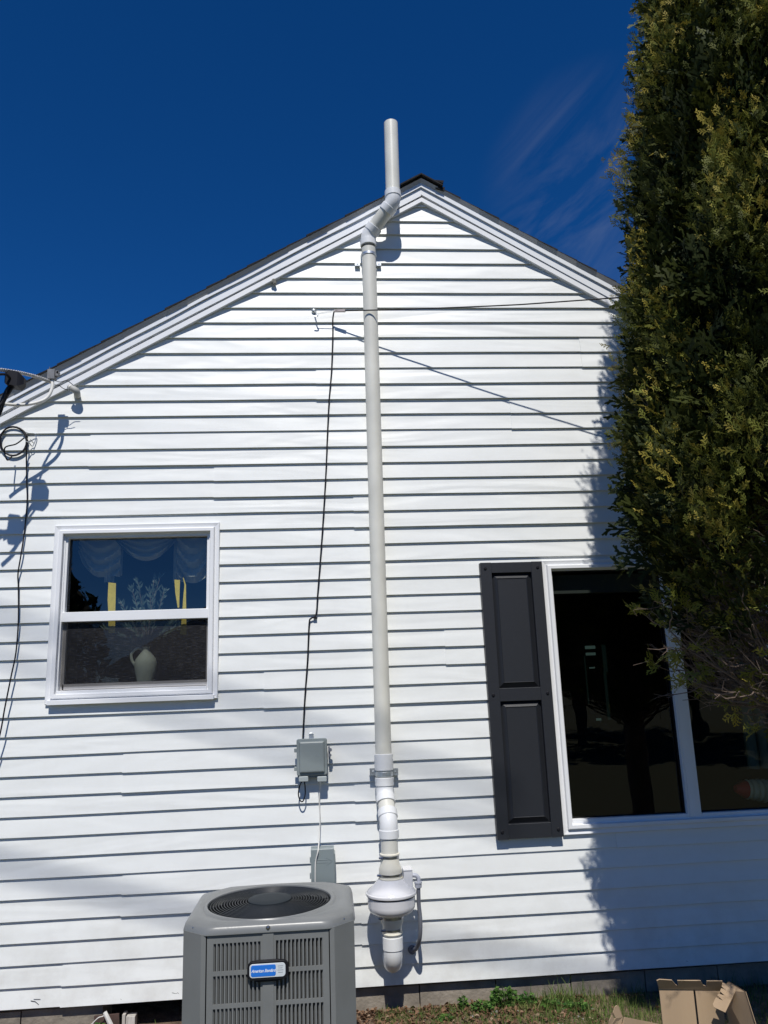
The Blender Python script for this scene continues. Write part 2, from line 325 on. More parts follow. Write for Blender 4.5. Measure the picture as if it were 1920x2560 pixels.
for k in range(len(ZK) - 1):
    z0, z1 = ZK[k], ZK[k + 1] + .004
    if z0 > Pf.z - .03: break
    kk = k - k % 2; cuts = [XL] + sorted(seam.get(kk, [])) + [XR]
    for si in range(len(cuts) - 1):
        oy = -.0034 * (si % 2); oz = -.003 * (si % 2)
        bands = sorted(set([z0 + oz, z1] + [z for w in WIN for z in (w[2], w[3]) if z0 < z < z1]))
        for bi in range(len(bands) - 1):
            za, zb = bands[bi], bands[bi + 1]; zm = (za + zb) / 2
            iv = [(cuts[si] - (.012 if si else 0), cuts[si + 1])]
            for w in WIN:
                if w[2] < zm < w[3]:
                    nv = []
                    for a, b in iv:
                        if b <= w[0] or a >= w[1]: nv.append((a, b)); continue
                        if a < w[0]: nv.append((a, w[0]))
                        if b > w[1]: nv.append((w[1], b))
                    iv = nv
            la, ra = xr_at(za, Pf, lf_, rf_); lb, rb = xr_at(min(zb, Pf.z - .001), Pf, lf_, rf_)
            for a, b in iv:
                a0, b0, a1, b1 = max(a, la), min(b, ra), max(a, lb), min(b, rb)
                if b0 - a0 < .005 or b1 < a1: continue
                n = max(1, int((b0 - a0) / .12)); lo = []
                for i in range(n + 1):
                    t = i / n; xa = a0 + (b0 - a0) * t; xb = a1 + (b1 - a1) * t
                    wv = .0016 * noise.noise(Vector((xa * 1.6, k * .37, 0))); wz = .0022 * noise.noise(Vector((xa * 1.1, kk * 1.7, 5)))
                    def yy(z): return -.0150 + .0140 * (z - z0) / (z1 - z0) + oy
                    zA = za + (wz if bi == 0 else 0)
                    row = []
                    if bi == 0: row += [(xa, .004, zA + .003), (xa, yy(za) + wv + .0012, zA), (xa, yy(za) + wv, zA + .0014)]
                    else: row += [(xa, yy(za), zA)]
                    row += [(xa + (xb - xa) * .5, yy((za + zb) / 2) + wv * 1.5, (za + zb) / 2), (xb, yy(zb) + .3 * wv, zb)]
                    lo.append(row)
                sd.loft(lo, closed=False, smooth=True)
                if si and a0 == a: # visible panel end
                    sd.add([lo[0][1] if bi == 0 else lo[0][0], lo[0][-1], (lo[0][-1][0], .003, lo[0][-1][2]), (lo[0][0][0], .003, lo[0][0][2])], [(0, 1, 2, 3)])
sd.obj('siding', M['vinyl'], house)
# sheathing behind the siding, side and back walls
bw = MB()
eaveL, eaveR = lf_(XL) , rf_(XR)
def wall_poly(x0, x1, z0, z1): bw.box(x0, x1, .006, .12, z0, z1)
wall_poly(XL, WIN[0][0], 0.003, 2.6); wall_poly(WIN[0][1], WIN[1][0], .003, 2.6); wall_poly(WIN[1][1], XR, .003, 2.6)
wall_poly(WIN[0][0], WIN[0][1], .003, WIN[0][2]); wall_poly(WIN[0][0], WIN[0][1], WIN[0][3], 2.6)
wall_poly(WIN[1][0], WIN[1][1], .003, WIN[1][2]); wall_poly(WIN[1][0], WIN[1][1], WIN[1][3], 2.6)
bw.prism([(XL, 2.6), (XR, 2.6), (XR, eaveR), (Pf.x, Pf.z - .01), (XL, eaveL)] if eaveL > 2.6 else [(-2.7, 2.6), (4.0, 2.6), (Pf.x, Pf.z - .01)], .006, .12)
bw.box(XL, XL + .1, .121, 7.0, .003, min(2.6, eaveL)); bw.box(XR - .1, XR, .121, 7.0, .003, min(2.6, eaveR)); bw.box(XL, XR, 7.001, 7.1, .003, 2.6)
bw.obj('wall', M['trim'], house)
# interior room
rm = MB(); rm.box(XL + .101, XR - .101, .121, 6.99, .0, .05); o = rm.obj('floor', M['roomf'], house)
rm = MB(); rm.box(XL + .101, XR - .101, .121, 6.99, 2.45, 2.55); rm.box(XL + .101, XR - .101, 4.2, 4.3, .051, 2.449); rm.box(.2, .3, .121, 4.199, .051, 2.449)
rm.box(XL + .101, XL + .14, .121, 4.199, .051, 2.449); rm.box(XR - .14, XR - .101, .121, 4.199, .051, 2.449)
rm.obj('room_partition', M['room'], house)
# rake trim
for side in (-1, 1):
    rakestrip('drip_t', 'drip_b', -.054, -.03, side, dt=.002, db=.001, slant=-.016).obj('drip_edge', M['drip'], house)
    rakestrip('drip_b', 'fas_b', -.052, -.005, side, dt=.002, wob=.006 if side < 0 else .002).obj('fascia', M['alu'], house)
    rakestrip('fas_b', 'brd_b', -.040, -.004, side, dt=-.001, wob=.004 if side < 0 else .0015).obj('rake_board', M['alu'], house)
    rakestrip('trm_t', 'trm_b', -.034, -.003, side).obj('rake_trim', M['trim'], house)
# roof: two stepped shingle slopes
def roof_side(side):
    P, lf, rf = LAY['drip_t']; f = lf if side < 0 else rf
    slope = (f(P.x + side) - P.z); ln = math.hypot(1, slope); ux, uz = side / ln, slope / ln; nx, nz_ = -uz * side, ux * side
    nx, nz_ = (-slope * side / ln * 1, 1 / ln)
    mb = MB(); tot = (abs((XL - .4 if side < 0 else XR + .4) - P.x)) * ln; step = .143; k = 0; s0 = .0
    while s0 < tot:
        s1 = s0 + step * 1.02; j = random.uniform(-.004, .004)
        a = (P.x + ux * s0, P.z + uz * s0); b = (P.x + ux * s1, P.z + uz * s1)
        t0, t1 = .006, .013
        def pt(q, t): return (q[0] + nx * side * side * t, q[1] + nz_ * t)
        mb.prism([pt(a, .001), pt(b, .001), pt(b, t1), pt(a, t0)], (-.074 if side < 0 else -.069) + j, 7.4)
        s0 += step; k += 1
    # ridge cap
    a = (P.x, P.z + .006); b = (P.x + ux * .15, P.z + uz * .15)
    mb.prism([(P.x, P.z + .013), (b[0] + nx * .012, b[1] + nz_ * .012), (b[0] + nx * .021, b[1] + nz_ * .021), (P.x, P.z + .024)], -.092, 7.4)
    return mb
for side in (-1, 1): roof_side(side).obj('roof', M['shingle'], house)
# lifted ridge shingle tabs
tb = MB(); P = LAY['drip_t'][0]
for px, py, l_h in ((1105, 455, .02), (1108, 474, .028)):
    p = W(px, py, -.07); tb.add([(p.x - .05, -.075, p.z + .012), (p.x + .004, -.075, p.z - .012), (p.x + .012, -.075, p.z + l_h - .012), (p.x - .05, .1, p.z + .012), (p.x + .004, .1, p.z - .012), (p.x + .012, .1, p.z + l_h - .012)], [(0, 1, 2), (3, 5, 4), (0, 3, 4, 1), (1, 4, 5, 2), (2, 5, 3, 0)])
tb.obj('ridge_shingle', M['shingle'], house)
# foundation
fd = MB(); x0 = -2.75; gapA, gapB = W(338, 2545, .03).x, W(455, 2545, .03).x
xx = -2.8
while xx < 4.0:
    x1 = xx + .405; y = .022 + random.uniform(-.003, .003)
    if not (xx < gapB and x1 > gapA): fd.box(xx + .003, x1 - .003, y, .2, -.5, -.012 + random.uniform(-.004, .0))
    xx = x1
fd.box(-2.8, 4.0, .03, .19, -.5, -.13); 
fd.obj('foundation', M['concrete'], house)
# --------------- left window
def frame_ring(mb, x0, x1, z0, z1, w, y0, y1, bev=.0):
    mb.prism([(x0, z1), (x1, z1), (x1 - w, z1 - w), (x0 + w, z1 - w)], y0, y1)
    mb.prism([(x0, z0), (x0 + w, z0 + w), (x1 - w, z0 + w), (x1, z0)], y0, y1)
    mb.prism([(x0, z0), (x0, z1), (x0 + w, z1 - w), (x0 + w, z0 + w)], y0, y1)
    mb.prism([(x1, z0), (x1 - w, z0 + w), (x1 - w, z1 - w), (x1, z1)], y0, y1)
def stepped_frame(name, x0, x1, z0, z1, parent):
    # outer flat flange that slopes, raised ridge, inner return: one mitred extrusion
    prof = [(0, .0), (0, -.024), (.003, -.027), (.026, -.021), (.030, -.036), (.034, -.038), (.050, -.038), (.052, -.034), (.052, -.012), (.0605, -.010), (.0605, .06)]
    loops = []
    for d, y in prof: loops.append([(x0 + d, y, z0 + d), (x1 - d, y, z0 + d), (x1 - d, y, z1 - d), (x0 + d, y, z1 - d)])
    mb = MB(); mb.loft(loops, closed=True, smooth=False); return mb.obj(name, M['trim'], parent)
lw = thing('x', (0, 0, 0), None, None); bpy.data.objects.remove(lw)
p0, p1 = W(144.7, 1318, -.02), W(540, 1746, -.02)
lx0, lx1, lz0, lz1 = -1.545, -.617, 1.49, 2.484
lwf = stepped_frame('window_frame', lx0, lx1, lz0, lz1, house)
def sub(mb, name, m, par): return mb.obj(name, m, par)
ix0, ix1, iz0, iz1 = lx0 + .0605, lx1 - .0605, lz0 + .0605, lz1 - .0605
zmid = W(300, 1540, -.01).z + .003
mb = MB(); frame_ring(mb, ix0, ix1, zmid - .0, iz1, .012, -.004, .03); mb.box(ix0, ix1, -.014, .03, zmid - .028, zmid + .026, .004); sub(mb, 'upper_sash', M['trim'], lwf)
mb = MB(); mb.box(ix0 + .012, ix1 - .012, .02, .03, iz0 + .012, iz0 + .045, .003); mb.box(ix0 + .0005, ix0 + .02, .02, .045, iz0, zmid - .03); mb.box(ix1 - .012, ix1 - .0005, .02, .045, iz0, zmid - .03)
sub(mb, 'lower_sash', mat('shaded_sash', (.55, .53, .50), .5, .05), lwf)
mb = MB(); mb.box(ix0, ix1, -.03, .012, iz0 - .012, iz0 + .010, .004); mb.box(lx0 + .018, lx1 - .018, -.05, -.002, lz0 - .004, lz0 + .022, .004); sub(mb, 'sill', M['trim'], lwf)
mb = MB(); mb.add([(ix0, .034, zmid), (ix1, .034, zmid), (ix1, .034, iz1), (ix0, .034, iz1)], [(0, 1, 2, 3)]); sub(mb, 'upper_pane', M['glass'], lwf)
mb = MB(); mb.add([(ix0, .04, iz0), (ix1, .04, iz0), (ix1, .04, zmid), (ix0, .04, zmid)], [(0, 1, 2, 3)]); sub(mb, 'lower_pane', M['glass'], lwf)
mb = MB(); mb.add([(ix0 + .004, .014, iz0 + .03), (ix1 - .004, .014, iz0 + .03), (ix1 - .004, .014, zmid - .03), (ix0 + .004, .014, zmid - .03)], [(0, 1, 2, 3)]); sub(mb, 'insect_screen', M['screen'], lwf)
# --------------- right window
rx0, rx1, rz0, rz1 = 1.262, 2.63, .692, 2.213
rwf = stepped_frame('window_frame', rx0, rx1, rz0, rz1, house)
mxa, mxb = W(1677.6, 1682.3, -.005).x, W(1710.5, 1682.3, -.005).x
jx0, jx1, jz0, jz1 = rx0 + .0605, rx1 - .0605, rz0 + .0605, rz1 - .0605
mb = MB(); mb.box(mxa, mxb, -.016, .04, jz0, jz1, .003); mb.box(mxa + .012, mxb - .02, -.020, -.0165, jz0, jz1, .001); mb.box(jx0, jx1, -.012, .02, jz0 - .002, jz0 + .016, .003); sub(mb, 'mullion', M['trim'], rwf)
for a, b in ((jx0, mxa), (mxb, jx1)):
    mb = MB(); mb.add([(a, .03, jz0), (b, .03, jz0), (b, .03, jz1), (a, .03, jz1)], [(0, 1, 2, 3)]); sub(mb, 'pane', M['glassd'], rwf)
mb = MB(); frame_ring(mb, jx0, mxa, jz0, jz1, .007, .012, .028); frame_ring(mb, mxb, jx1, jz0, jz1, .007, .012, .028); sub(mb, 'gasket', M['black'], rwf)
mb = MB(); mb.box(jx0, jx1, .05, .10, jz1 - .13, jz1 - .02); sub(mb, 'blind_headrail', mat('blind_rail', (.05, .055, .05), .7), rwf)
# --------------- shutter
sx0, sx1, sz0, sz1 = .889, 1.256, .690, 2.205
sh = MB()
YF, YB, YR = -.054, -.014, -.032
sh.box(sx0, sx1, YB - .010, YB, sz0, sz1)
rail = .078; st = .066; midz = W(1300, 1735, -.03).z
sh.box(sx0, sx0 + st, YF, YB - .0102, sz0, sz1, .004); sh.box(sx1 - st, sx1, YF, YB - .0102, sz0, sz1, .004)
for a, b in ((sz0, sz0 + rail), (midz - .038, midz + .036), (sz1 - rail + .015, sz1)): sh.box(sx0 + st - .001, sx1 - st + .001, YF + .003, YB - .0102, a + .001, b - .001, .003)
sh.obj('shutter', M['shutter'], house)
shut = [c for c in house.children if c.name.startswith('shutter')][0]
for a, b in ((sz0 + rail, midz - .038), (midz + .036, sz1 - rail + .015)):
    pn = MB(); x0, x1 = sx0 + st, sx1 - st
    lo = [[(x0 + d, y, a + d), (x1 - d, y, a + d), (x1 - d, y, b - d), (x0 + d, y, b - d)] for d, y in ((0, -.025), (.004, -.027), (.030, -.046), (.033, -.042), (.036, -.042))]
    pn.loft(lo, (False, True), smooth=False); pn.obj('raised_panel', M['shutter'], shut)
for z in (sz1 - .035, midz - .0, sz0 + .04):
    for x in (sx0 + .028, sx1 - .028):
        s_ = MB(); s_.lathe((x, YF, z), [(.009, 0), (.009, .003), (.006, .006)], 12, axis=(0, -1, 0)); s_.obj('screw', M['black'], shut)

# ------------------------------------------------------------------ things inside the windows
def swag(x0, x1, ztop, zl, zr, zmidp, y):
    n, k = 40, 16; V = []; F = []
    for i in range(n + 1):
        t = i / n; x = x0 + (x1 - x0) * t; zb = zmidp * (1 - (2 * t - 1) ** 2) + (zl if t < .5 else zr) * (2 * t - 1) ** 2
        for j in range(k + 1):
            s = j / k; z = ztop + (zb - ztop) * s
            V.append((x, y + .018 * math.sin(s * 20 + 6 * (2 * t - 1) ** 2 * (1)) * (.3 + s), z))
    for i in range(n):
        for j in range(k): F.append((i * (k + 1) + j, (i + 1) * (k + 1) + j, (i + 1) * (k + 1) + j + 1, i * (k + 1) + j + 1))
    return V, F
def W3(px, py, Y): return W(px, py, Y)
cu = MB()
a, b = W(285, 1340, .12), W(445, 1340, .12); cu.add(*swag(a.x, b.x, iz1 + .01, W(285, 1345, .12).z, W(445, 1345, .12).z, W(365, 1400, .12).z, .13), True)
a, b = W(195, 1340, .12), W(300, 1340, .12); cu.add(*swag(a.x, b.x, iz1 + .01, W(200, 1380, .12).z, W(300, 1440, .12).z, W(250, 1440, .12).z, .15), True)
a, b = W(440, 1340, .12), W(520, 1340, .12); cu.add(*swag(a.x, b.x, iz1 + .01, W(440, 1430, .12).z, W(520, 1440, .12).z, W(480, 1455, .12).z, .15), True)
for px in (278, 448):
    for dx, w, zb in ((0, 26, 1455), (22, 20, 1440)):
        p, q = W(px - w / 2 + dx, 1345, .165), W(px + w / 2 + dx, 1345, .165); zz0 = W(px, zb, .165).z
        lo = [[(p.x + (q.x - p.x) * i / 8, .168 + .010 * math.sin(i * 2.2), z) for i in range(9)] for z in (iz1 + .01, (iz1 + zz0) / 2, zz0)]
        cu.loft(lo, closed=False)
tag(cu.obj('curtain', M['curtain']), 'sheer cream swag valance curtain hanging inside the smaller left window', 'curtain')
for i, pts in enumerate(([(271, 1456, 290, 1458), (269, 1500, 289, 1500), (271, 1540, 288, 1540), (271, 1583, 288, 1582)], [(436, 1449, 450, 1450), (438, 1480, 449, 1480), (444, 1519, 448, 1519)], [(457, 1444, 459, 1444), (461, 1462, 465, 1462), (458, 1495, 465, 1495), (455, 1540, 466, 1540), (450, 1585, 466, 1588)])):  # sunlit lower ends of the curtain tails, painted as separate yellow strips
    rb = MB(); rb.loft([[tuple(W(a, b, .085 + .003 * math.sin(n * 2))), tuple(W(c, d, .085))] for n, (a, b, c, d) in enumerate(pts)], closed=False)
    tag(rb.obj('curtain_ribbon', M['yellow']), ['wide yellow ribbon hanging at the left inside the small window', 'short narrow yellow ribbon, the left one of the crossing pair inside the small window', 'long yellow ribbon at the right inside the small window reaching the lower sash'][i], 'ribbon', 'yellow ribbons hanging in the left window')
vc = W(360, 1725, .10); vt = W(360, 1632, .10)
H = vt.z - vc.z; vz = MB()
vz.lathe((vc.x, .12, vc.z - .02), [(.030, 0), (.034, .02), (.044, H * .3), (.058, H * .6), (.063, H * .8), (.056, H * .93), (.036, H * 1.06), (.022, H * 1.14), (.020, H * 1.22), (.024, H * 1.26)], 32)
vs = thing('vase', (vc.x, .12, vc.z - .02), 'cream stoneware jug with a loop handle behind the screen of the small window', 'vase')
vz.obj('vase_body', M['cream'], vs)
hd = MB(); hd.tube(smooth_path([(vc.x - .020, .12, vc.z + H * 1.10), (vc.x - .050, .12, vc.z + H * 1.13), (vc.x - .080, .12, vc.z + H * 1.0), (vc.x - .078, .12, vc.z + H * .82), (vc.x - .056, .12, vc.z + H * .66)]), .008); hd.obj('handle', M['cream'], vs)
pl = MB(); lf2 = MB()
def leaf(mb, p, d, l, w, up=None):
    d = Vector(d).normalized(); s_ = d.cross(Vector((random.uniform(-1, 1), -1, random.uniform(-.5, .5)))).normalized() * w
    mb.add([p, p + d * l * .45 + s_, p + d * l, p + d * l * .45 - s_], [(0, 1, 2, 3)])
for tx, ty in ((330, 1475), (345, 1455), (385, 1450), (400, 1445), (375, 1480), (300, 1505), (410, 1480), (262, 1572), (315, 1570), (430, 1560), (355, 1500), (455, 1565)):
    e = W(tx, ty, .14); s0 = Vector((vc.x, .12, vt.z + .01)); mid = (s0 + e) / 2 + Vector((random.uniform(-.02, .02), 0, .02))
    path = smooth_path([s0, mid, e], 6); pl.tube(path, .0018, 4)
    for p in path[4:]:
        for _ in range(3):
            leaf(lf2, p, (e - s0).normalized() + Vector((random.uniform(-.9, .9), random.uniform(-.4, .4), random.uniform(-.4, .6))), random.uniform(.03, .055), .006)
sp = thing('dried_branches', (vc.x, .12, vt.z), 'dried pale green leafy branches standing in the cream jug', 'dried plant')
pl.obj('stem', M['bark'], sp); lf2.obj('foliage', M['leafi'], sp)
# ribbed object low in the right window
ro = thing('ribbed_jar', W(1900, 2010, .2), 'cream ribbed jar with a red end lying behind the lower right window pane', 'jar')
cA = W(1850, 1972, .2); ax = Vector((1, .1, -.12)).normalized(); rb = MB()
prof = []
for i in range(36): prof.append((.052 + .004 * math.sin(i * 1.7) + (.010 * min(1, i / 10)), .01 * i))
rb.lathe(cA + ax * .035, prof, 28, axis=ax); rb.obj('jar_body', M['rib'], ro)
rb = MB(); rb.lathe(cA, [(.002, -.035), (.02, -.03), (.036, -.005), (.048, .02), (.052, .034)], 28, axis=ax); rb.obj('jar_end', M['red'], ro)
# curtain panel at the right
cp = MB(); a, b = W(1840, 1700, .3), W(1990, 1700, .3)
cp.loft([[(a.x + (b.x - a.x) * i / 24, .3 + .02 * math.sin(i * 1.3), z) for i in range(25)] for z in (.95, 1.5, 2.2)], closed=False)
tag(cp.obj('drape', mat('dark_curtain', (.20, .25, .21), .8)), 'dull green curtain panel hanging behind the right pane of the large window', 'curtain')
# far window in the dark room: its daylight put in as glowing strips
fo = MB()
lit = bpy.data.materials.new('daylight_slot'); lit.use_nodes = True; nb = lit.node_tree.nodes['Principled BSDF']; nb.inputs['Base Color'].default_value = (.05, .08, .07, 1); nb.inputs['Emission Color'].default_value = (.45, .75, .68, 1); nb.inputs['Emission Strength'].default_value = .07
FW = thing('far_window', W(1500, 1800, 4.1), 'narrow far window glowing green inside the dark room behind the large pane', 'window')
for (x0, y0, x1, y1) in ((1462, 1615, 1487, 1622), (1464, 1632, 1488, 1638), (1473, 1668, 1486, 1671), (1490, 1796, 1502, 1801)):
    p, q = W(x0, y0, 4.1), W(x1, y1, 4.1); fo.box(p.x, q.x, 4.08, 4.1, q.z, p.z)
fo.obj('window_bar', lit, FW)
lit2 = bpy.data.materials.new('daylight_edge'); lit2.use_nodes = True; nb = lit2.node_tree.nodes['Principled BSDF']; nb.inputs['Base Color'].default_value = (.03, .05, .045, 1); nb.inputs['Emission Color'].default_value = (.2, .45, .42, 1); nb.inputs['Emission Strength'].default_value = .012
fo = MB()
for (x0, y0, x1, y1) in ((1503, 1612, 1519, 1680), (1508, 1680, 1526, 1800), (1462, 1640, 1470, 1760)):
    p, q = W(x0, y0, 4.1), W(x1, y1, 4.1); fo.box(p.x, q.x, 4.085, 4.1, q.z, p.z)
fo.obj('window_edge', lit2, FW)

# ------------------------------------------------------------------ vent pipe
vp = thing('vent_pipe', (.286, -.12, .15), 'tall white plastic vent pipe with inline fan running up the gable past the roof', 'vent pipe')
Y1, Y2, Y3 = -.068, -.185, -.178
R0 = .0445
def ring(name, c, axis, r, l, m, n=40, lip=.002, par=vp):
    mb = MB(); mb.lathe(c, [(r - .006, 0), (r - lip, 0), (r, lip), (r, l - lip), (r - lip, l), (r - .006, l)], n, (False, False), axis); return mb.obj(name, m, par)
zc = lambda px, py, Y: W(px, py, Y)
# main riser
A = zc(921.5, 622, Y1); B = zc(959, 1892, Y1)
mb = MB(); mb.tube([B, B + (A - B) * .33, B + (A - B) * .66, A], R0, 40); mb.obj('pipe', M['pvc'], vp)
# upper offset: elbow A, slanted piece, elbow B, mast
eA = zc(920, 590, Y1); eB = zc(983, 505, Y3)
dirAB = (eB - eA).normalized(); upv = Vector((0, 0, 1))
def elbow(c, d_in, d_out, leg, r, name='elbow', hub=.042, hubr=.0515):
    # c corner point, path: c - d_in*leg ... c ... c + d_out*leg
    p0 = c - d_in * leg; p1 = c + d_out * leg; pts = []
    for i in range(11):
        t = i / 10; pts.append(p0 * (1 - t) ** 2 + c * 2 * t * (1 - t) + p1 * t * t)
    mb = MB(); mb.tube([p0 - d_in * .01] + pts + [p1 + d_out * .01], r, 40); o = mb.obj(name, M['fit'], vp)
    ring('hub', p0 - d_in * hub, d_in, hubr, hub, M['fit'], par=o); ring('hub', p1, d_out, hubr, hub, M['fit'], par=o)
    return o
elbow(eA, upv, dirAB, .032, .0475); elbow(eB, dirAB, upv, .032, .0475)
mb = MB(); mb.tube([eA + dirAB * .04, eB - dirAB * .04], R0, 40); mb.obj('pipe', M['pvc'], vp)
mt = zc(977, 309, Y3)
mb = MB(); top = Vector((mt.x, Y3, mt.z)); mb.tube([eB + upv * .05, top - upv * .004, top], [R0, R0, R0], 40, cap=False)
mb.tube([top, top - upv * .4], [R0 - .005, R0 - .005], 40, cap=False)
mb.loft([[top + Vector((math.cos(a * math.pi / 20) * r, math.sin(a * math.pi / 20) * r, 0)) for a in range(40)] for r in (R0, R0 - .005)])
mb.obj('pipe', M['pvc'], vp)
# top strap
tz = zc(920, 655, Y1).z
ring('strap', Vector((A.x, Y1, zc(921, 640, Y1).z - .008)), upv, .0485, .020, M['galv'])
def tab(px0, px1, py, Y):
    p, q = zc(px0, py - 5, Y), zc(px1, py + 5, Y); m = MB(); m.box(p.x, q.x, Y, Y + .003, q.z, p.z); m.box(p.x, q.x, Y + .003, -.006, q.z, q.z + .003)
    m.lathe(((p.x + q.x) / 2, Y, (p.z + q.z) / 2), [(.005, 0), (.004, .003)], 10, axis=(0, -1, 0)); m.obj('strap_tab', M['galv'], vp)
tab(887, 900, 659, -.03); tab(941, 953, 659, -.03)
# lower coupling, strap, offset toward the camera
cz0, cz1 = zc(960, 1925, Y1).z, zc(960, 1884, Y1).z
ring('coupling', Vector((B.x, Y1, cz0)), upv, .0515, cz1 - cz0, M['fit'])
sz_ = zc(961, 1934, Y1).z; ring('strap', Vector((B.x, Y1, sz_ - .012)), upv, .049, .024, M['galv'])
mb = MB(); mb.tube([Vector((B.x, Y1, cz0 + .01)), Vector((B.x, Y1, cz0 - .05))], R0, 40); mb.obj('pipe', M['pvc'], vp)
for a, b in ((924, 941), (981, 996)):
    p, q = zc(a, 1921, -.06), zc(b, 1938, -.06); m = MB(); m.box(p.x, q.x, -.06, -.057, q.z, p.z); m.box(p.x, q.x, -.0569, -.006, q.z, q.z + .002); m.lathe(((p.x + q.x) / 2, -.06, (p.z + q.z) / 2), [(.005, 0), (.004, .003)], 10, axis=(0, -1, 0)); m.obj('strap_tab', M['galv'], vp)
e1 = zc(964, 1978, Y1); e1.x = B.x
e2 = zc(971, 2058, Y2); dn = Vector((0, 0, -1)); d12 = (e2 - e1).normalized()
e2.x = .294
elbow(e1, dn, d12, .030, .0475); elbow(e2, d12, dn, .030, .0475)
mb = MB(); mb.tube([e1 + d12 * .04, e2 - d12 * .04], R0, 40); mb.obj('pipe', M['pvc'], vp)
FX, FY = .294, Y2
zf = lambda py, Y=Y2: W(975, py, Y).z
mb = MB(); mb.tube([(FX, FY, e2.z - .06), (FX, FY, zf(2140))], R0, 40); mb.obj('pipe', M['pvc'], vp)
def coupler(za, zb, ra, rb_, nm='rubber_coupler'):
    mb = MB(); h = za - zb
    mb.lathe((FX, FY, zb), [(rb_, 0), (rb_ + .004, .002), (rb_ + .004, .006), (rb_, .008), (rb_, h * .34), (rb_ + (ra - rb_) * .3, h * .45), (ra, h * .62), (ra, h - .010), (ra + .004, h - .008), (ra + .004, h - .002), (ra, h)], 48); o = mb.obj(nm, M['rub'], vp)
    for z, r in ((zb + .016, rb_ + .0015), (za - .024, ra + .0015)):
        c = ring('hose_clamp', Vector((FX, FY, z)), upv, r, .011, M['steel'], par=o, lip=.0008)
        s_ = MB(); s_.tube([(FX - r - .008, FY - .02, z + .0055), (FX - r + .014, FY - .03, z + .0055)], .006, 8); s_.obj('clamp_screw', M['steel'], o)
coupler(zf(2132), zf(2196), .047, .059)
zt, zr, zb = zf(2190), zf(2232), zf(2284)
mb = MB()
mb.lathe((FX, FY, 0), [(.052, zt - .004), (.055, zt), (.056, zt - .010)][:1] + [(.055, zt - .004), (.070, zt - .018), (.095, zt - .046), (.118, zr + .018), (.124, zr + .008), (.130, zr + .006), (.131, zr), (.129, zr - .006), (.122, zr - .009), (.1215, zr - .012), (.1215, zb + .045), (.119, zb + .030), (.108, zb + .013), (.090, zb + .003), (.060, zb)], 72)
fan = mb.obj('fan_housing', M['fan'], vp)
mb = MB(); mb.lathe((FX, FY, 0), [(.1225, zr - .0085), (.1228, zr - .013), (.1217, zr - .014)], 72, (False, False)); mb.obj('seam_gasket', M['black'], fan)
coupler(zf(2282), zf(2334), .058, .048)
mb = MB(); mb.tube([(FX, FY, zf(2330)), (FX, FY, zf(2350))], R0, 40); mb.obj('pipe', M['pvc'], vp)
# bottom 90 degree elbow into the wall
zh0, zh1 = zf(2340), zf(2373)
ce = zh1 - .03
mb = MB(); pts = [(FX, FY, zh1 + .005)]
for i in range(13):
    a = math.pi / 2 * i / 12; pts.append((FX, FY + .075 * (1 - math.cos(a)), zh1 - .005 - .075 * math.sin(a)))
pts.append((FX, -.05, zh1 - .08)); mb.tube(pts, .0475, 40); eo = mb.obj('elbow', M['fit'], vp)
ring('hub', Vector((FX, FY, zh1)), upv, .0515, zh0 - zh1, M['fit'], par=eo)
mb = MB(); mb.tube([(FX, -.06, zh1 - .08), (FX, .03, zh1 - .08)], R0, 40); mb.obj('pipe', M['pvc'], vp)
# switch box and conduit
mb = MB(); p, q = zc(1008, 2176, -.20), zc(1033, 2240, -.20); mb.box(p.x, q.x, -.215, -.13, q.z, p.z, .006); mb.box(p.x - .002, q.x + .002, -.218, -.128, p.z - .0, p.z + .006, .004)
for a, b in ((.3, .7), (.75, .3)): mb.lathe((p.x + (q.x - p.x) * a, -.21 + .07 * b, p.z + .006), [(.004, 0), (.003, .002)], 8)
mb.obj('junction_box', M['fan'], vp)
mb = MB(); cpts = smooth_path([zc(1030, 2188, -.17), zc(1040, 2189, -.17), zc(1046, 2196, -.17), zc(1047, 2208, -.17)]); mb.tube(cpts, .011, 12); mb.obj('conduit_elbow', M['lgrey'], vp)
mb = MB(); c = zc(1046, 2220, -.17); mb.lathe(c, [(.013, 0), (.018, .004), (.018, .020), (.020, .022), (.020, .030), (.013, .032)], 16); mb.obj('conduit_nut', M['lgrey'], vp)
mb = MB(); mb.tube(smooth_path([zc(1046, 2218, -.17), zc(1047, 2260, -.175), zc(1051, 2300, -.18), zc(1050, 2340, -.16), zc(1044, 2366, -.11), zc(1034, 2376, -.05), zc(1030, 2372, -.005)]), .0105, 12); mb.obj('conduit', M['grey'], vp)
mb = MB(); p = zc(1030, 2374, -.02); mb.lathe(p, [(.022, 0), (.020, .012)], 16, axis=(0, -1, 0)); mb.obj('conduit_flange', M['grey'], vp)

# ------------------------------------------------------------------ network box, disconnect, cables
nb_ = thing('network_box', W(782, 1900, -.0), 'grey plastic phone service box with raised lid on the siding left of the vent pipe', 'utility box')
p, q = W(741, 1848, -.08), W(819, 1938, -.08)
mb = MB(); mb.box(p.x + .003, q.x - .001, -.062, -.012, q.z - .012, p.z - .004, .008); mb.obj('box_base', M['nid'], nb_)
mb = MB(); x0, x1, z0, z1 = p.x, q.x, q.z + .002, p.z
lo = []
def rr(d, y, r=.012, n=5):
    o = []; r = max(.002, r - d * .5)
    for cx, cz, a0 in ((x1 - d - r, z1 - d - r, 0), (x0 + d + r, z1 - d - r, 90), (x0 + d + r, z0 + d + r, 180), (x1 - d - r, z0 + d + r, 270)):
        for i in range(n + 1):
            a = math.radians(a0 + 90 * i / n); o.append((cx + r * math.cos(a), y, cz + r * math.sin(a)))
    return o
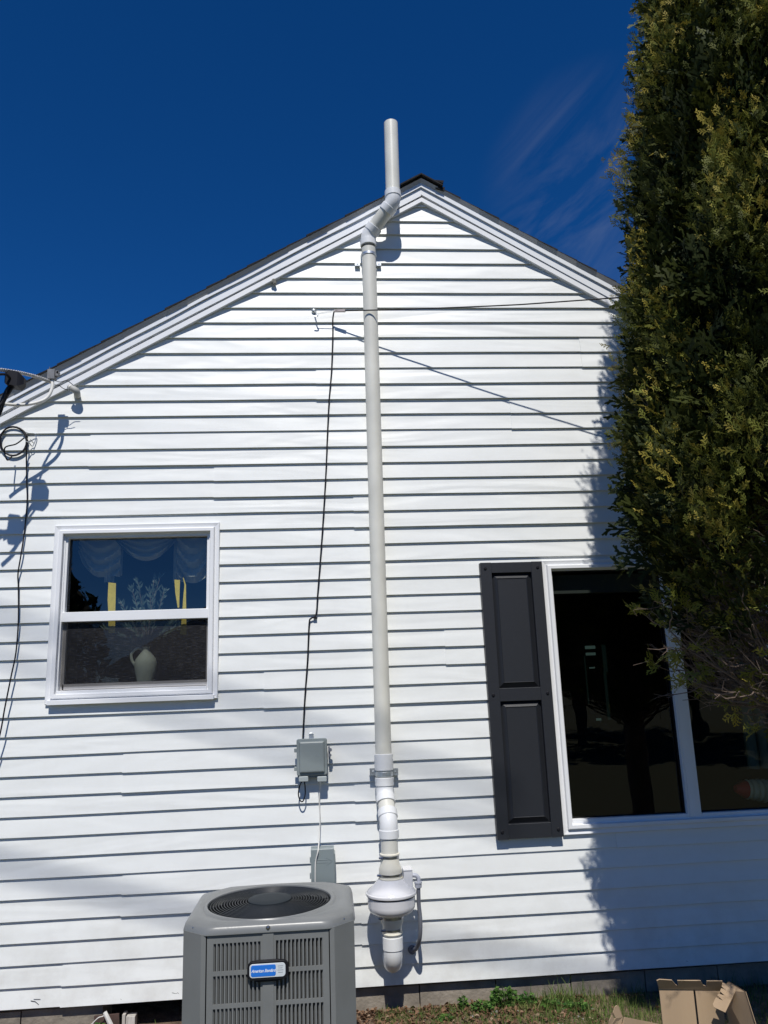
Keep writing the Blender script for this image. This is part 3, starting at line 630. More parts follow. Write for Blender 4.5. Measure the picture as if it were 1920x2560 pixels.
mb.loft([rr(0, -.062), rr(0, -.074), rr(.003, -.079), rr(.014, -.080), rr(.018, -.090), rr(.022, -.092), rr(.03, -.0925)], (True, True), smooth=False); lid = mb.obj('lid', M['nid'], nb_)
for a, b in ((747, 771), (793, 817)):
    u, v = W(a, 1941, -.07), W(b, 1953, -.07); m = MB(); m.box(u.x, v.x, -.085, -.04, v.z, u.z, .005); m.obj('cable_entry', mat('entry_grey', (.36, .40, .40), .45), nb_)
m = MB(); u, v = W(772, 1833, -.03), W(784, 1845, -.03); m.box(u.x, v.x, -.02, -.014, v.z - .01, u.z, .002); m.obj('mounting_tab', M['galv'], nb_)
m = MB(); u = W(826, 1880, -.06); m.box(u.x - .012, u.x - .002, -.07, -.03, u.z - .028, u.z + .03, .003); m.lathe((u.x, -.06, u.z + .012), [(.009, 0), (.009, .02)], 14, axis=(0, -1, 0)); m.lathe((u.x - .002, -.06, u.z - .016), [(.008, 0), (.008, .012)], 14, axis=(0, -1, 0)); m.obj('latch', M['grey'], nb_)
for yy in (1876, 1922):
    m = MB(); u = W(737, yy, -.06); m.box(u.x - .003, u.x + .012, -.072, -.055, u.z - .010, u.z + .010, .003); m.obj('hinge', M['nid'], nb_)
cl = MB(); cl.tube(smooth_path([W(757, 1952, -.06), W(750, 1962, -.055), W(746, 1985, -.05), W(751, 2002, -.05), W(758, 2002, -.05), W(763, 1985, -.05), W(762, 1960, -.055), W(760, 1950, -.06)]), .0035, 8)
cl.obj('cable_loop', M['black'], nb_)
db = thing('disconnect_box', W(808, 2220, 0), 'flat grey metal disconnect box with embossed arrow behind the air conditioner', 'electrical box')
p, q = W(777, 2124, -.10), W(838, 2290, -.10)
mb = MB(); mb.box(p.x + .004, q.x + .006, -.095, -.006, q.z, p.z - .025, .003); mb.obj('enclosure', M['disc'], db)
mb = MB(); mb.box(p.x, q.x, -.105, -.0951, q.z, p.z, .003); mb.box(p.x, q.x, -.0949, -.02, p.z - .004, p.z, .001); cov = mb.obj('cover', M['disc'], db)
mb = MB(); s1, s2 = W(786, 2152, -.105), W(831, 2150, -.105)
for (a, b), (c, d) in (((786, 2157), (820, 2156)), ((786, 2150), (820, 2149)), ((815, 2144), (831, 2152)), ((831, 2152), (817, 2163))):
    u, v = W(a, b, -.1055), W(c, d, -.1055); mb.tube([u, v], .0013, 6)
mb.obj('embossed_arrow', M['disc'], cov)
for yy in (2150, 2190):
    m = MB(); u = W(776, yy, -.10); m.box(u.x - .003, u.x + .003, -.104, -.09, u.z - .014, u.z + .014, .002); m.obj('hinge', M['disc'], db)
mb = MB(); mb.tube(smooth_path([W(800, 1953, -.06), W(799, 1975, -.04), W(798, 2000, -.035), W(800, 2040, -.03), W(799, 2080, -.035), W(797, 2110, -.07), W(795, 2128, -.115), W(789, 2155, -.112), W(788, 2190, -.112), W(788, 2230, -.112), W(788, 2300, -.11)]), .0035, 8)
tag(mb.obj('thermostat_cable', M['wirew']), 'thin white cable running from grey phone box down over the disconnect box', 'cable')
hk = thing('wall_hook', W(785, 777, 0), 'small metal hook on the upper siding holding the black overhead wire', 'hook')
mb = MB(); mb.lathe(W(785, 777, -.012), [(.016, 0), (.014, .006), (.006, .012)], 14, axis=(0, -1, 0)); mb.obj('base', M['galv'], hk)
mb = MB(); mb.tube(smooth_path([W(785, 777, -.02), W(790, 782, -.05), W(794, 787, -.06), W(792, 791, -.06), W(784, 790, -.06)]), .004, 8); mb.tube([W(788, 778, -.02), W(786, 769, -.03)], .003, 6); mb.obj('hook_arm', M['galv'], hk)
# overhead wire: leaves the hook, passes through the clamp and the tree
H0 = W(792, 778, -.04)
WD = Vector((3.45, -1.0, -.40)).normalized()
T1 = W(1300, 761.5, -.36)
def wp(x):  # point on the wire at parameter 0..1
    return H0 + (T1 - H0) * x + Vector((0, 0, -.006 * x * (1 - x) * 4))
t1 = (W(835, 777, 0).x - H0.x) / (T1.x - H0.x); t2 = (W(862, 774, 0).x - H0.x) / (T1.x - H0.x)
ow = thing('overhead_wire', H0, 'thin black overhead wire stretching from the wall hook into the evergreen', 'wire')
mb = MB(); mb.tube([wp(t2 * .98)] + [wp(t) for t in np.linspace(.15, 1, 10)] + [wp(2.2), wp(4.5)], .0042, 8); mb.obj('wire', M['black'], ow)
mb = MB(); a, b = wp(t1), wp(t2); mb.tube([a, b], [.0095, .0105], 4, smooth=False); mb.obj('wedge_clamp', M['tan'], ow)
mb = MB(); mb.tube([W(790, 784, -.058), a + Vector((0, 0, .003))], .0013, 5); mb.tube([W(790, 786, -.058), a - Vector((0, 0, .004))], .0013, 5); mb.obj('bail_wire', M['galv'], ow)
mb = MB(); pts = [(835, 779, -.06), (832, 800, -.035), (832, 840, -.022), (829, 925, -.02), (823, 1000, -.019), (819, 1080, -.02), (815, 1180, -.019), (808, 1300, -.02), (801, 1400, -.019), (794, 1490, -.02), (792, 1525, -.022), (788, 1541, -.024), (778, 1546, -.022), (773, 1560, -.02), (769, 1650, -.02), (762, 1750, -.02), (757, 1852, -.03)]
mb.tube([wp(t2 * .98), wp(t1) + Vector((.01, -.006, 0))] + smooth_path([W(*p) for p in pts], 6), .0048, 8)
tag(mb.obj('drop_cable', M['black']), 'black cable hanging down the siding from the overhead wire to the grey phone box', 'cable')
mb = MB(); u = W(788, 1545, -.012); mb.box(u.x - .010, u.x + .010, -.028, -.012, u.z - .004, u.z + .006, .002); tag(mb.obj('cable_clip', M['black']), 'small black clip pinning the drop cable at its kink', 'clip')

# ------------------------------------------------------------------ service drop cluster at the left eave
sv = thing('service_bracket', W(133, 950, -.17), 'grey metal wedge clamp gripping the twisted service cable at the left eave', 'clamp')
mb = MB(); p, q = W(120, 924, -.19), W(137, 948, -.19); mb.box(p.x, q.x, -.20, -.16, q.z, p.z, .002); p, q = W(136, 928, -.18), W(147, 941, -.18); mb.box(p.x, q.x, -.19, -.165, q.z, p.z, .002); mb.lathe(W(147, 934, -.17), [(.008, 0), (.008, .02)], 10, axis=(0, -1, 0)); mb.tube([W(124, 926, -.18), W(124, 917, -.18)], .002, 6)
mb.tube([W(129, 948, -.18), W(131, 966, -.17)], .0085, 8)
mb.obj('clamp_body', mat('dull_clamp', (.20, .20, .20), .5, .15, 40, metal=.4), sv)
mb = MB(); mb.tube(smooth_path([W(131, 950, -.18), W(129, 975, -.19), W(110, 1000, -.21), (W(60, 1012, -.25)), W(3, 1009, -.30), W(-30, 1003, -.34)]), .0095, 10)
tag(mb.obj('neutral_cable', M['wirew']), 'thick white cable curving from the metal clamp across the left rake', 'cable')
mb = MB(); c0 = smooth_path([W(128, 955, -.18), W(95, 943, -.25), W(60, 934, -.33), W(20, 927, -.43), W(-60, 915, -.55), W(-400, 860, -.75), W(-1500, 720, -1.2)], 14)
for ph in (0, 2.1, 4.2):
    pts = []
    for i, p in enumerate(c0):
        a = i * 1.1 + ph; pts.append(p + Vector((math.cos(a) * .002, math.sin(a) * .006, math.cos(a) * .006)))
    mb.tube(pts, .0052, 6)
tag(mb.obj('service_cable', mat('twisted_aluminium', (.45, .44, .42), .5, .2, 60)), 'twisted grey service cable coming in from the left sky', 'cable')
def block(name, c, s, label):
    t = thing(name, c, label, 'connector', 'black cable connectors by the left eave'); m = MB(); c = Vector(c)
    lo = []
    for x, k in ((-1, .75), (-.8, 1), (.5, 1), (.75, .8), (1.1, .45)):
        lo.append([c + Vector((x * s * .62, sy * s * .5 * k, sz * s * .55 * k - x * s * .12)) for sy, sz in ((-1, -1), (1, -1), (1, 1), (-1, 1))])
    m.loft(lo, (True, True), smooth=False); m.obj('connector_body', M['black'], t); return t
bA = W(39, 951, -.40); block('cable_connector', bA, .075, 'black rubber cable connector against the sky left of the rake')
def cab(pts, r, label, name='power_cable', n=8):
    m = MB(); m.tube(smooth_path(pts), r, n); return tag(m.obj(name, M['black']), label, 'cable')
cab([bA + Vector((-.02, 0, -.03)), W(18, 975, -.40), W(2, 1010, -.40), W(-30, 1070, -.42), W(-70, 1100, -.44)], .011, 'thick black power cable dropping left from the black connector')
cab([bA + Vector((0, 0, -.03)), W(31, 970, -.40), W(12, 1000, -.39), W(-8, 1045, -.38), W(-60, 1060, -.4)], .008, 'thinner black power cable dropping beside the thick one under the connector')
# two more connectors and their loops just left of the frame: their shadows fall on the siding
bB = Vector((-1.80, -.55, 3.22)); block('cable_connector', bB, .07, 'lower black cable connector at the picture edge whose shadow falls above the small window')
m_ = [bB + Vector((.03, 0, .02)), Vector((-1.745, -.52, 3.20)), Vector((-1.69, -.46, 3.22)), bA + Vector((-.01, 0, -.035))]
cab(m_, .007, 'short black cable bridging the two black connectors at the left edge')
cab([bB, Vector((-1.88, -.54, 3.2)), Vector((-2.02, -.5, 3.22)), Vector((-2.2, -.3, 3.3))], .008, 'black cable looping off left behind the lower connector')
cf = thing('conduit_fitting', W(188, 975, -.08), 'small grey conduit elbow fitting poking out under the left rake', 'fitting')
mb = MB(); pts = smooth_path([W(172, 966, -.075), W(182, 972, -.08), W(191, 978, -.075), W(193, 986, -.05), W(193, 990, -.01)]); mb.tube(pts, [.013] * 6 + [.019] * (len(pts) - 6), 16); mb.obj('elbow', mat('fitting_grey', (.4, .4, .38), .6, .15, 20), cf)
ring('collar', W(174, 967, -.08), (W(182, 972, -.08) - W(172, 966, -.075)).normalized(), .016, .012, M['wirew'], 16, par=cf)
cab([W(136, 950, -.17), W(150, 955, -.16), W(166, 951, -.15), W(176, 957, -.14), W(184, 964, -.13)], .002, 'upper thin dark wire between the metal clamp and the conduit fitting', 'thin_wire', 6)
cab([W(136, 962, -.17), W(148, 964, -.16), W(158, 971, -.15), W(170, 975, -.14)], .002, 'lower thin dark wire between the metal clamp and the conduit fitting', 'thin_wire', 6)
# coiled cable and long black drop
co = []
for lp in range(3):
    for i in range(24):
        a = math.pi * 2 * i / 24; co.append(W(32 + (34 + 2 * lp * math.sin(a + lp)) * math.cos(a), 1103 + (35 + lp) * math.sin(a), -.019 - .0035 * lp))
co.append(W(66, 1103, -.03))
mb = MB(); mb.tube(co, .0038, 7, smooth=True); tag(mb.obj('coiled_cable', M['black']), 'black cable coiled in a ring on the siding below the left rake', 'cable')
mb = MB(); mb.tube(smooth_path([W(64, 1103, -.07), W(72, 1106, -.05), W(82, 1115, -.03), W(90, 1087, -.02), W(68, 1082, -.04), W(58, 1078, -.05)]), .0028, 6); mb.tube([W(72, 1105, -.045), W(76, 1099, -.045), W(84, 1108, -.03)], .0025, 6)
tag(mb.obj('wire_hanger', M['galv']), 'bent metal wire hanger holding the coiled black cable', 'hanger')
cab([W(60, 1078, -.05), W(66, 1105, -.05), W(66, 1150, -.03), W(67, 1210, -.022), W(68, 1255, -.02), W(61, 1330, -.022), W(52, 1390, -.035), W(45, 1435, -.03), W(46, 1470, -.018), W(46, 1550, -.03), W(40, 1630, -.035), W(28, 1690, -.05), W(12, 1770, -.06), W(0, 1835, -.065), W(-30, 1950, -.07), W(-60, 2100, -.05)], .0042, 'long thin black cable hanging down the siding left of the small window', 'drop_cable')
cab([W(32, 1138, -.05), W(18, 1150, -.12), W(12, 1120, -.16), W(40, 1110, -.14), W(60, 1095, -.10)], .004, 'loose black cable tail springing off the coiled ring', 'cable_tail')
# mud nest and screw bits under the rake
mb = MB(); c = W(683, 704, -.035)
for i in range(6): mb.lathe(c + Vector((random.uniform(-.012, .012), 0, random.uniform(-.01, .01))), [(.002, -.014), (.011, -.004), (.012, .004), (.003, .013)], 8, axis=(random.uniform(-1, 1), 0, 1))
tag(mb.obj('mud_nest', M['crud']), 'small pale lump of mud nest stuck under the left rake trim', 'nest')

# ------------------------------------------------------------------ air conditioner
AX, AY = -.255, -.86
HALF, CH = .33, .095
YS = .91
ac = thing('air_conditioner', (AX, AY, GZ), 'grey outdoor air conditioner condenser with round fan grille in front of the siding', 'air conditioner')
def octa(h, c, z, n=6):
    # rounded chamfered square, starting at front-left, counter-clockwise
    cor = [(-h + c, -h), (h - c, -h), (h, -h + c), (h, h - c), (h - c, h), (-h + c, h), (-h, h - c), (-h, -h + c)]
    out = []
    for i in range(8):
        p = Vector(cor[i]); a = Vector(cor[i - 1]); b = Vector(cor[(i + 1) % 8]); r = .012
        pa = p + (a - p).normalized() * r; pb = p + (b - p).normalized() * r
        for k in range(n + 1):
            t = k / n; v = pa * (1 - t) ** 2 + p * 2 * t * (1 - t) + pb * t * t; out.append((AX + v.x, AY + v.y * YS, z))
    return out
zbot, zlip0, zlip1 = GZ + .07, .615, .645
pts0 = octa(1, .3, 0)
def circ(r, z):
    o = []
    for p in octa(HALF, CH, 0):
        a = math.atan2(p[1] - AY, p[0] - AX); o.append((AX + r * math.cos(a), AY + r * math.sin(a), z))
    return o
def resamp(lp, n=96):
    # resample closed loop by angle
    out = []; z = lp[0][2]; P = [(p[0] - AX, p[1] - AY) for p in lp]
    for k in range(n):
        a = 2 * math.pi * k / n; d = (math.cos(a), math.sin(a)); best = None
        for i in range(len(P)):
            x1, y1 = P[i]; x2, y2 = P[(i + 1) % len(P)]; ex, ey = x2 - x1, y2 - y1; den = d[0] * ey - d[1] * ex
            if abs(den) < 1e-12: continue
            t = (x1 * ey - y1 * ex) / den; s = (x1 * d[1] - y1 * d[0]) / den
            if t > 0 and -1e-6 <= s <= 1 + 1e-6: best = t if best is None else max(best, t)
        out.append((AX + d[0] * best, AY + d[1] * best, z))
    return out
FCX = AX - .016
def cir(r, z, n=96): return [(FCX + r * math.cos(2 * math.pi * k / n), AY + r * math.sin(2 * math.pi * k / n), z) for k in range(n)]
def mixl(a, b, t, z): return [(p[0] * (1 - t) + q[0] * t, p[1] * (1 - t) + q[1] * t, z) for p, q in zip(a, b)]
o0 = resamp(octa(HALF + .010, CH, 0)); o1 = resamp(octa(HALF + .004, CH, 0)); o2 = resamp(octa(HALF - .012, CH, 0)); rim = cir(.268, 0)
setz = lambda l, z: [(p[0], p[1], z) for p in l]
mb = MB()
mb.loft([setz(resamp(octa(HALF - .004, CH, 0)), zlip0 + .002), setz(o0, zlip0), setz(o0, zlip0 + .004), setz(o1, zlip1 - .008), setz(mixl(o1, o2, .35, 0), zlip1 - .002), setz(o2, zlip1 + .002), mixl(o2, rim, .25, zlip1 + .008), mixl(o2, rim, .6, zlip1 + .006), mixl(o2, rim, .82, zlip1 + .002), mixl(o2, rim, .93, zlip1 + .008), setz(rim, zlip1 + .009), cir(.260, zlip1 + .007), cir(.258, zlip1 - .004), cir(.258, zlip1 - .03)])
cap = mb.obj('top_cover', M['ac'], ac)
ztop = zlip1 + .002
# fan guard
mb = MB(); nr = 15
for i in range(nr):
    r = .100 + (.258 - .100) * i / (nr - 1); zz_ = ztop - .002 + .012 * (1 - (r / .26) ** 2)
    mb.tube([(FCX + r * math.cos(2 * math.pi * k / 64), AY + r * math.sin(2 * math.pi * k / 64), zz_) for k in range(65)], .0022, 5, cap=False)
for k in range(12):
    a = 2 * math.pi * k / 12 + .2; pts = []
    for i in range(9):
        t = i / 8; r = .09 + .172 * t; aa = a + .5 * t; pts.append((FCX + r * math.cos(aa), AY + r * math.sin(aa), ztop - .007 + .012 * (1 - (r / .26) ** 2)))
    mb.tube(pts, .003, 5)
mb.obj('fan_guard', M['guard'], ac)
mb = MB(); mb.lathe((FCX, AY, ztop + .004), [(.092, 0), (.092, .009), (.086, .013), (.05, .0155), (.001, .0165)], 48); mb.obj('guard_hub', mat('hub_plastic', (.022, .028, .033), .65, spec=.25), ac)
mb = MB()
for k in range(4):
    a0 = math.pi / 2 * k + .3; V_ = []; F_ = []
    for i in range(7):
        for j in range(5):
            r = .06 + .19 * i / 6; aa = a0 + (j / 4) * (.95 - .3 * i / 6) + .3 * i / 6; V_.append((FCX + r * math.cos(aa), AY + r * math.sin(aa), ztop - .085 + .05 * (j / 4)))
    for i in range(6):
        for j in range(4): F_.append((i * 5 + j, (i + 1) * 5 + j, (i + 1) * 5 + j + 1, i * 5 + j + 1))
    mb.add(V_, F_, True)
mb.lathe((FCX, AY, ztop - .12), [(.07, 0), (.07, .08)], 24); mb.obj('fan', mat('fan_blade', (.015, .015, .016), .5), ac)
mb = MB(); mb.tube([(FCX, AY, zlip1 - .03), (FCX, AY, zlip1 - .16)], .258, 64, cap=False); mb.lathe((FCX, AY, zlip0 - .2), [(.258, 0), (.02, .001)], 32, (False, True)); mb.obj('fan_shroud', M['acdark'], ac)
for px, py in ((487, 2326), (669, 2331), (857, 2309)):
    pass
for x, y, ax in ((AX - .292, AY - .252, (-1, -1, 0)), (AX, AY - HALF * YS - .006, (0, -1, 0)), (AX + .292, AY - .252, (1, -1, 0))):
    s_ = MB(); s_.lathe((x, y, zlip0 + .015), [(.009, -.004), (.009, .001), (.0055, .0015), (.0055, .005), (.003, .006)], 12, axis=ax); s_.obj('screw', M['steel'], cap)
# cabinet: base pan, corner panels, louvre panels on four sides
mb = MB(); mb.loft([setz(resamp(octa(HALF + .01, CH, 0)), GZ + .03), setz(resamp(octa(HALF + .01, CH, 0)), GZ + .10)], (True, True), smooth=False); mb.obj('base_pan', M['ac'], ac)
mb = MB(); mb.box(AX - .42, AX + .42, AY - .42, AY + .42, GZ - .05, GZ + .028); mb.obj('pad', M['concrete'], ac)
mb = MB(); mb.loft([setz(resamp(octa(HALF - .028, CH, 0)), GZ + .10), setz(resamp(octa(HALF - .028, CH, 0)), zlip0 + .01)], smooth=False); mb.obj('coil', M['fin'], ac)
def side_panel(k):
    """built for the front side (facing -y) then turned about the unit's axis"""
    mb = MB(); w = HALF - CH - .002; y0 = -HALF; z0, z1 = GZ + .10, zlip0 + .004; t = .010
    cen = .021; colw = (w - cen) ; nsl = 12
    rows = []; z = z1 - .036
    while z - .095 > z0: rows.append((z - .098, z)); z -= .1125
    xs_ = []
    for sgn in (-1, 1):
        a, b = (-w + .022, -cen - .006) if sgn < 0 else (cen + .006, w - .022); pitch = (b - a) / nsl
        xs_.append((a, b, pitch))
    # frame strips
    mb.box(-w, -w + .022, y0, y0 + t, z0, z1); mb.box(w - .022, w, y0, y0 + t, z0, z1)
    mb.box(-cen - .006, cen + .006, y0, y0 + t, z0, z1); mb.box(-cen, cen, y0 - .005, y0 - .0002, z0, z1 - .002)
    prev = z1
    for (ra, rb_) in rows + [(None, None)]:
        lo_ = rb_ if rb_ is not None else z0
        for a, b, pt in xs_: mb.box(a, b, y0 + .0003, y0 + t - .0005, lo_, prev)
        prev = ra if ra is not None else prev
    for (ra, rb_) in rows:
        for ci, (a, b, pt) in enumerate(xs_):
            for i in range(nsl + 1):
                x = a + pt * i; hw = .0028
                x0_, x1_ = max(a, x - hw), min(b, x + hw)
                if x1_ > x0_: mb.box(x0_, x1_, y0 + .0006, y0 + t - .001, ra, rb_)
            for i in range(nsl):   # angled vane behind each slot
                x = a + pt * (i + .5); s_ = -1 if ci == 0 else 1
                if ci == 0: q0, q1 = (x - pt * .5, y0 + .003), (x + pt * .04, y0 + .013)
                else: q0, q1 = (x + pt * .5, y0 + .003), (x + pt * .02, y0 + .013)
                mb.add([(q0[0], q0[1], ra), (q1[0], q1[1], ra), (q1[0], q1[1], rb_), (q0[0], q0[1], rb_)], [(0, 1, 2, 3)])
    ang = math.pi / 2 * k; c_, s2 = math.cos(ang), math.sin(ang)
    mb.v = [(AX + x * c_ - y * s2, AY + (x * s2 + y * c_) * YS, z) for x, y, z in mb.v]
    return mb
for k in range(4): side_panel(k).obj('louvre_panel', M['ac'], ac)
for k in range(4):
    ang = math.pi / 2 * k; c_, s2 = math.cos(ang), math.sin(ang); mb = MB(); h = HALF; c = CH; e = .014
    pp = [(-h + c - .002 + e * 0, -h - .003), (-h + c - e - .006, -h - .0045), (-h - .0045, -h + c - e - .006), (-h - .003, -h + c - .002), (-h + .008, -h + c - .002), (-h + c - .002, -h + .008)]
    vs_ = [(AX + x * c_ - y * s2, AY + (x * s2 + y * c_) * YS, z) for z in (GZ + .10, zlip0 + .004) for x, y in pp]; n = 6
    mb.add(vs_, [(i, (i + 1) % n, (i + 1) % n + n, i + n) for i in range(n)] + [tuple(range(n)), tuple(range(n, 2 * n))]); mb.obj('corner_panel', M['ac'], ac)
# badge
bc = W(670, 2424, AY - HALF * YS - .012)
def rrect(cx, cz, w, h, r, y0, y1, mb, n=6):
    def lp(y, d):
        o = []; 
        for sx_, sz_2, a0 in ((1, 1, 0), (-1, 1, 90), (-1, -1, 180), (1, -1, 270)):
            for i in range(n + 1):
                a = math.radians(a0 + 90 * i / n); o.append((cx + sx_ * (w / 2 - r) + (r - d) * math.cos(a), y, cz + sz_2 * (h / 2 - r) + (r - d) * math.sin(a)))
        return o
    mb.loft([lp(y1, 0), lp(y0 + .001, 0), lp(y0, .001)], (True, True), smooth=False)
yb = AY - HALF * YS - .006
mb = MB(); rrect(bc.x, bc.z, .156, .064, .022, yb - .016, yb, mb); rrect(bc.x, bc.z - .003, .10, .074, .012, yb - .010, yb, mb); bd = mb.obj('badge', M['black'], ac)
mb = MB(); rrect(bc.x - .001, bc.z + .001, .136, .048, .012, yb - .0185, yb - .0162, mb); mb.obj('badge_plate', M['silver'], bd)
mb = MB(); rrect(bc.x - .0165, bc.z + .001, .094, .040, .007, yb - .0195, yb - .0187, mb); mb.obj('badge_field', M['blue'], bd)
def text(body, size, c, m, par, name, shear=0, sx_=1):
    cu_ = bpy.data.curves.new(name, 'FONT'); cu_.body = body; cu_.size = size; cu_.align_x = 'CENTER'; cu_.align_y = 'CENTER'; cu_.extrude = .0002; cu_.shear = shear; cu_.space_character = .92; cu_.offset = .0002
    t = bpy.data.objects.new(name, cu_); C.objects.link(t); dg = bpy.context.evaluated_depsgraph_get(); me = bpy.data.meshes.new_from_object(t.evaluated_get(dg)); bpy.data.objects.remove(t)
    me.transform(Matrix.Translation(c) @ Matrix.Rotation(math.pi / 2, 4, 'X') @ Matrix.Diagonal((sx_, 1, 1, 1))); me.materials.clear(); me.materials.append(m); return link(name, me, par)
text('American Standard', .0150, (bc.x - .0165, yb - .0199, bc.z + .001), M['ink'], bd, 'lettering', .45, .86)
mb = MB()
for i, (w_, dz) in enumerate(((.020, .014), (.016, .007), (.022, 0), (.018, -.008))): mb.box(bc.x + .048 - w_ / 2, bc.x + .048 + w_ / 2, yb - .0192, yb - .0186, bc.z + dz, bc.z + dz + .0016)
mb.obj('small_print', M['inkg'], bd)

# ------------------------------------------------------------------ cardboard box
cb = thing('cardboard_box', (1.62, -.7, GZ), 'torn open brown cardboard box with notched flaps on the grass', 'box')
YB_ = -.62
def cardp(name, pts, th, m=M['card']):
    # pts: list of Vector on a plane, thickness along normal
    pts = [Vector(p) for p in pts]; nrm = (pts[1] - pts[0]).cross(pts[2] - pts[0]).normalized() * th; n = len(pts); mb = MB()
    mb.add([p for p in pts] + [p + nrm for p in pts], [tuple(range(n)), tuple(range(2 * n - 1, n - 1, -1))] + [(i, i + n, (i + 1) % n + n, (i + 1) % n) for i in range(n)]); return mb.obj(name, m, cb)
a = W(1648, 2472, YB_); b = W(1733, 2474, YB_); c = W(1738, 2474, YB_); d = W(1803, 2475, YB_)
g0 = GZ + .005
cardp('back_panel', [(a.x, YB_, a.z), (b.x, YB_, b.z), (b.x, YB_, g0), (a.x, YB_, g0)], .004)
cardp('back_panel', [(c.x, YB_, c.z), (d.x, YB_, d.z), (d.x, YB_, g0), (c.x, YB_, g0)], .004)
cardp('slot_backing', [(b.x - .004, YB_ + .012, a.z - .006), (c.x + .004, YB_ + .012, a.z - .006), (c.x + .004, YB_ + .012, g0), (b.x - .004, YB_ + .012, g0)], .002, M['acdark'])  # near-black sheet set behind the slit so the gap stays dark
# top flap, leaning back
def P2(px, py): return W(px, py, YB_ + .03)
fl = [(1648, 2472), (1642, 2452), (1649, 2449), (1680, 2451), (1690, 2463), (1696, 2465), (1694, 2452), (1752, 2452), (1758, 2463), (1767, 2467), (1767, 2453), (1806, 2453), (1807, 2462), (1800, 2476)]
cardp('top_flap', [(lambda w: w)(W(px, py, YB_ - .002 - .035 * max(0, (2475 - py) / 23))) for px, py in fl], .004)
# right panel, going towards the camera, with a folded-over notched flap
e = W(1806, 2454, YB_); f_ = W(1841, 2470, YB_ - .12); 
rp = [Vector((d.x + .002, YB_, d.z)), Vector((e.x + .03, YB_, e.z)), Vector((f_.x + .02, YB_ - .16, f_.z)), Vector((f_.x + .03, YB_ - .25, g0 + .08)), Vector((f_.x + .03, YB_ - .25, g0)), Vector((d.x + .03, YB_, g0))]
cardp('side_panel', rp, .004)
def q3(px, py, t): return W(px, py, YB_ - .03 - .13 * t)
cardp('side_flap', [q3(1806, 2456, 0), q3(1841, 2470, .35), q3(1840, 2476, .4), q3(1813, 2531, 1), q3(1785, 2518, 1), q3(1782, 2510, .95), q3(1790, 2493, .65), q3(1808, 2502, .68), q3(1793, 2488, .6), q3(1797, 2484, .5), q3(1812, 2489, .5), q3(1800, 2478, .4), q3(1803, 2470, .3), q3(1817, 2477, .32), q3(1804, 2466, .2)], .004)
# left low panel and small upright flap
YL = YB_ - .05
def q4(px, py, t): return W(px, py, YB_ - .01 - .12 * t)
cardp('side_panel', [q4(1648, 2560, 0), q4(1560, 2542, .9), q4(1552, 2560, 1) + Vector((0, 0, -.02)), Vector((q4(1552, 2560, 1).x, YB_ - .13, g0)), Vector((a.x, YB_ - .01, g0))], .004)
cardp('corner_flap', [q4(1523, 2553, 1.1), q4(1531, 2537, 1.1), q4(1536, 2548, 1.05), q4(1540, 2546, 1.05), q4(1533, 2532, 1.1), q4(1538, 2517, 1.05), q4(1543, 2514, 1), q4(1548, 2517, .98), q4(1557, 2543, .9), q4(1550, 2575, .95), q4(1520, 2575, 1.05)], .004)

# scraps at the left foundation gap
pw = MB(); p, q = W(316, 2540, .01), W(338, 2560, .01); pw.box(p.x, q.x, .0, .05, -.3, p.z, .003); pw.box(p.x - .02, p.x - .004, .004, .05, -.3, p.z + .010, .003)
tag(pw.obj('wooden_post', M['wood']), 'splintered whitewashed wooden post end beside the dark foundation gap', 'post')
pw = MB(); p, q = W(235, 2541, -.03), W(300, 2600, -.03); pw.add([(p.x, -.03, p.z), (q.x - .01, -.03, p.z + .004), (q.x, -.02, q.z - .05), (p.x + .004, -.02, q.z - .05), (p.x, -.02, p.z), (q.x - .01, -.02, p.z + .004), (q.x, -.01, q.z - .05), (p.x + .004, -.01, q.z - .05)], [(0, 1, 2, 3), (7, 6, 5, 4), (0, 4, 5, 1), (1, 5, 6, 2), (3, 2, 6, 7), (0, 3, 7, 4)])
tag(pw.obj('board_scrap', M['rust']), 'dark reddish brown board scrap leaning at the foundation bottom left', 'board')
pw = MB(); pw.tube(smooth_path([W(225, 2565, -.06), W(245, 2545, -.06), W(258, 2540, -.05), W(262, 2530, -.05)]), .0025, 6); pw.tube([W(262, 2530, -.055), W(274, 2556, -.06), W(285, 2575, -.06)], [.010, .012, .008], 8)
tag(pw.obj('frayed_wire', M['wirew']), 'frayed wire end sticking up in front of the brown board scrap', 'wire')
# cracks and chips in the lowest courses (holes in the vinyl)
ck = MB()
def crack(pts, w=.0013):
    ck = MB(); ck.tube([W(x, y, -.0135) for x, y in pts], w, 5); ck.obj('crack', M['black'], house)
crack([(430, 2482), (440, 2484), (444, 2482), (455, 2489)], .0015); crack([(424, 2491), (428, 2488), (440, 2494), (454, 2490)], .0018); crack([(77, 2502), (88, 2504), (97, 2512)], .0016); crack([(84, 2498), (101, 2498)], .001); crack([(251, 2508), (252, 2503)], .0022); crack([(302, 2497), (305, 2499)], .003); crack([(1715, 2402), (1722, 2404), (1727, 2407)], .0025)

